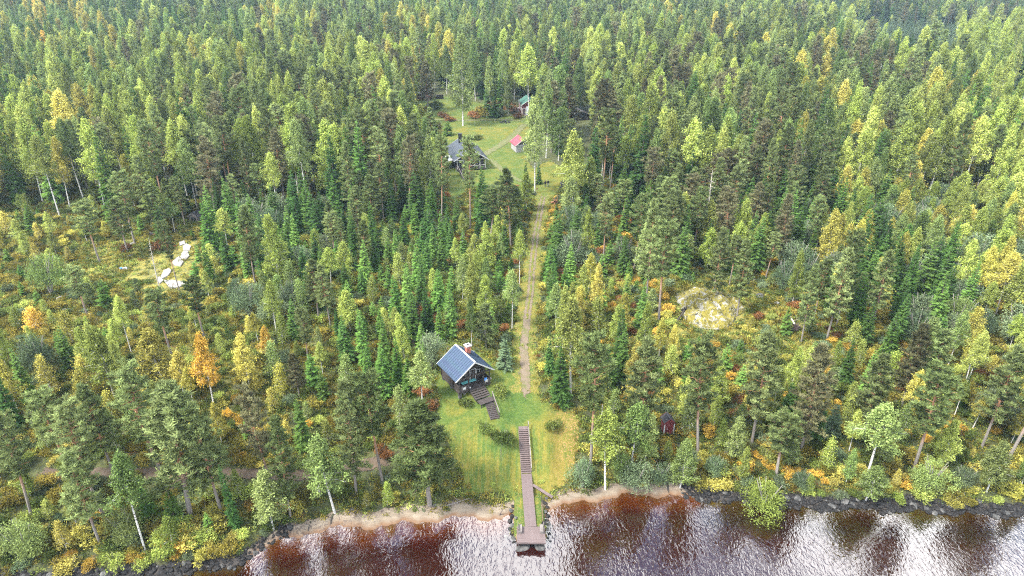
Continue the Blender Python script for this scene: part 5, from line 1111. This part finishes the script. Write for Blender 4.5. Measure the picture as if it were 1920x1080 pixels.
def joined(pk, vi, lf):
    tr, cr = PROTO[pk]['v'][vi]; q = MB(); q.v = tr.v+cr.v; b = len(tr.v); q.f = tr.f+[tuple(b+i for i in f) for f in cr.f]
    q.m = [0]*len(tr.f)+[1]*len(cr.f); q.a = tr.a+cr.a; return q.mesh('forest_tree_mesh', [BARK[PROTO[pk]['bark']], LEAF[lf]])
def scatter(name, rows, protos, label, cat, kind='stuff'):
    """rows: (x, y, z, rotz, sx, sz, proto index); one object whose geometry nodes set the copies on its points"""
    col = bpy.data.collections.new(name+'_sources')
    for i, me in enumerate(protos): col.objects.link(bpy.data.objects.new('%s_source_%02d' % (name, i), me))
    A = np.array(rows, float); me = bpy.data.meshes.new(name); me.vertices.add(len(A)); me.vertices.foreach_set('co', A[:, :3].ravel())
    for nm, typ, dat, key in (('rot', 'FLOAT', A[:, 3], 'value'), ('sx', 'FLOAT', A[:, 4], 'value'), ('sz', 'FLOAT', A[:, 5], 'value')):
        a = me.attributes.new(nm, typ, 'POINT'); a.data.foreach_set(key, dat.astype(np.float32))
    a = me.attributes.new('idx', 'INT', 'POINT'); a.data.foreach_set('value', A[:, 6].astype(np.int32))
    g = bpy.data.node_groups.new(name, 'GeometryNodeTree'); g.interface.new_socket('Geometry', in_out='INPUT', socket_type='NodeSocketGeometry'); g.interface.new_socket('Geometry', in_out='OUTPUT', socket_type='NodeSocketGeometry')
    nd = g.nodes.new; gi = nd('NodeGroupInput'); go = nd('NodeGroupOutput'); ip = nd('GeometryNodeInstanceOnPoints'); ci = nd('GeometryNodeCollectionInfo')
    ci.inputs[0].default_value = col; ci.inputs[1].default_value = True; ci.inputs[2].default_value = True; ip.inputs['Pick Instance'].default_value = True
    def na(n_, dt):
        q = nd('GeometryNodeInputNamedAttribute'); q.data_type = dt; q.inputs[0].default_value = n_; return q.outputs[0]
    cr_ = nd('ShaderNodeCombineXYZ'); g.links.new(na('rot', 'FLOAT'), cr_.inputs[2]); cs = nd('ShaderNodeCombineXYZ'); sx_ = na('sx', 'FLOAT')
    g.links.new(sx_, cs.inputs[0]); g.links.new(sx_, cs.inputs[1]); g.links.new(na('sz', 'FLOAT'), cs.inputs[2])
    g.links.new(gi.outputs[0], ip.inputs['Points']); g.links.new(ci.outputs[0], ip.inputs['Instance']); g.links.new(na('idx', 'INT'), ip.inputs['Instance Index'])
    g.links.new(cr_.outputs[0], ip.inputs['Rotation']); g.links.new(cs.outputs[0], ip.inputs['Scale']); g.links.new(ip.outputs[0], go.inputs[0])
    o = link(name, me); md = o.modifiers.new('scatter', 'NODES'); md.node_group = g; return tag(o, label, cat, kind=kind)
MASS = {'pine_tree': ('pine_forest', 'mass of grey-green pines making up the rest of the forest'), 'spruce_tree': ('spruce_forest', 'mass of dark spruces making up the rest of the forest'), 'birch_tree': ('birch_forest', 'mass of green and yellow birches making up the rest of the forest'),
 'willow_tree': ('willow_thicket', 'remaining grey-green willows among the trees'), 'spruce_sapling': ('spruce_undergrowth', 'young bluish spruce stand on the far right slope and between trees'), 'birch_sapling': ('birch_undergrowth', 'remaining young birches between the trees'), 'young_pine': ('pine_undergrowth', 'remaining young pines between the trees'), 'shrub': ('shrubbery', 'remaining low shrubs of the forest floor')}
for nm, ids in rest.items():
    if not ids: continue
    combos = []; rows = []
    for i in ids:
        L_, x, y, h, rad, _ = SPOTS[i]; pk, lf, _, _ = KIND[L_]; vi = int(rng.integers(0, len(PROTO[pk]['v']))); key = (pk, vi, lf)
        if key not in combos: combos.append(key)
        rows.append((x, y, Tf(x, y)-.05, rng.uniform(0, 6.28), rad/PROTO[pk]['R'], h/PROTO[pk]['H'], combos.index(key)))
    scatter(MASS[nm][0], rows, [joined(*k) for k in combos], MASS[nm][1], 'forest' if 'forest' in MASS[nm][0] else 'undergrowth')
# low ground cover
def clump(seed, n, Rr, H, leaf):
    r = np.random.default_rng(seed); q = MB(); c = r.normal(0, Rr*.45, (n, 3)); c[:, 2] = np.abs(r.normal(0, H*.45, n))
    q.tris(blades(c, unit(r.normal(0, 1, (n, 3))+[0, 0, .6]), r.uniform(.6, 1.3, n)*leaf, r.uniform(.4, .9, n)*leaf), r.uniform(0, 1, n)); return q
cl = [clump(s_, 46, .6, .3, .2) for s_ in (81, 82, 83)]; GC = [(q, c_) for c_ in ('U', 'V', 'L', 'R', 'Y', 'W') for q in cl]
n = 72000; yy = np.sqrt(rng.uniform(54**2, 175**2, n)); xx = rng.uniform(-1, 1, n)*(yy*.8+20); dd = yy-shore(xx)
k = (dd > .9+rng.uniform(0, 1, n)) & ~inpoly(xx, yy, LAWN) & ~inpoly(xx, yy, YARD) & ((xx-OUT[0])**2+(yy-OUT[1])**2 > 30)
dt = np.full(n, 99.)
for q in (TRK, STRK):
    for (ax_, ay_), (bx_, by_) in zip(q[:-1], q[1:]):
        t_ = np.clip(((xx-ax_)*(bx_-ax_)+(yy-ay_)*(by_-ay_))/((bx_-ax_)**2+(by_-ay_)**2), 0, 1); dt = np.minimum(dt, np.hypot(xx-ax_-t_*(bx_-ax_), yy-ay_-t_*(by_-ay_)))
k &= dt > rng.uniform(1.1, 2.4, n)
CL2 = U(318, 500); k &= ~((np.abs(xx-CL2[0]) < 6.5) & (np.abs(yy-CL2[1]) < 16) & (rng.uniform(0, 1, n) < .8))
xx, yy = xx[k], yy[k]; zz = T(xx, yy); mo = mottle(xx, yy, .45)+rng.normal(0, .5, len(xx)); cidx = np.where(mo < -.5, 0, np.where(mo < .15, 1, np.where(mo < .55, 0, np.where(mo < .95, 2, np.where(mo < 1.05, 3, np.where(mo < 1.3, 4, 5))))))
rows = np.column_stack([xx, yy, zz-.03, rng.uniform(0, 6.28, len(xx)), rng.uniform(.7, 1.5, len(xx)), rng.uniform(.5, 1.8, len(xx)), cidx*3+rng.integers(0, 3, len(xx))])
ed = []
for P_, st_, q_ in ((LAWN, .3, .28), (YARD, .8, .5), (SPIT, .5, .1)):
    for x, y in densify(P_, st_, q_):
        if float(y-shore(x)) < .8 and P_ is not SPIT: continue
        if abs(x-1.9) < 1.0 and y < 76: continue
        ed.append((x, y, Tf(x, y)-.02, rng.uniform(0, 6.28), rng.uniform(.5, .95), rng.uniform(.35, .9), int(rng.choice([0, 1, 2, 3, 4, 5, 6]))))
rows = np.vstack([rows, np.array(ed)])
scatter('undergrowth', rows, [q.mesh('ground_clump', [LEAF[c_]]) for q, c_ in GC], 'heath, bilberry and grass covering the forest floor', 'undergrowth')

rows = []
for r_, x, y, d_ in REST_STONES: rows.append((x, y, max(Tf(x, y), -.3)+r_*.2, rng.uniform(0, 6.28), r_*rng.uniform(.9, 1.3), r_, int(rng.integers(0, 10))))
scatter('shore_stones', rows, [rockmesh(140+i, M['stone'] if i < 9 else M['greystone'], .7, 1) for i in range(10)], 'small dark stones filling the stony shoreline', 'stones')

# ------------------------------------------------------------ haze
me = bpy.data.meshes.new('haze'); hz = MB().box((0, 1350, 36), (3300, 3340, 90)); me = hz.mesh('haze', [])
m = bpy.data.materials.new('haze'); m.use_nodes = True; t = m.node_tree; t.nodes.remove(t.nodes['Principled BSDF'])
pv = N(t, 'ShaderNodeVolumePrincipled'); pv.inputs['Color'].default_value = (.62, .84, 1, 1); pv.inputs['Density'].default_value = .00017; pv.inputs['Anisotropy'].default_value = .3
t.links.new(pv.outputs[0], t.nodes['Material Output'].inputs['Volume']); me.materials.append(m)
tag(link('haze', me), 'thin pale air haze over the forest', kind='stuff')
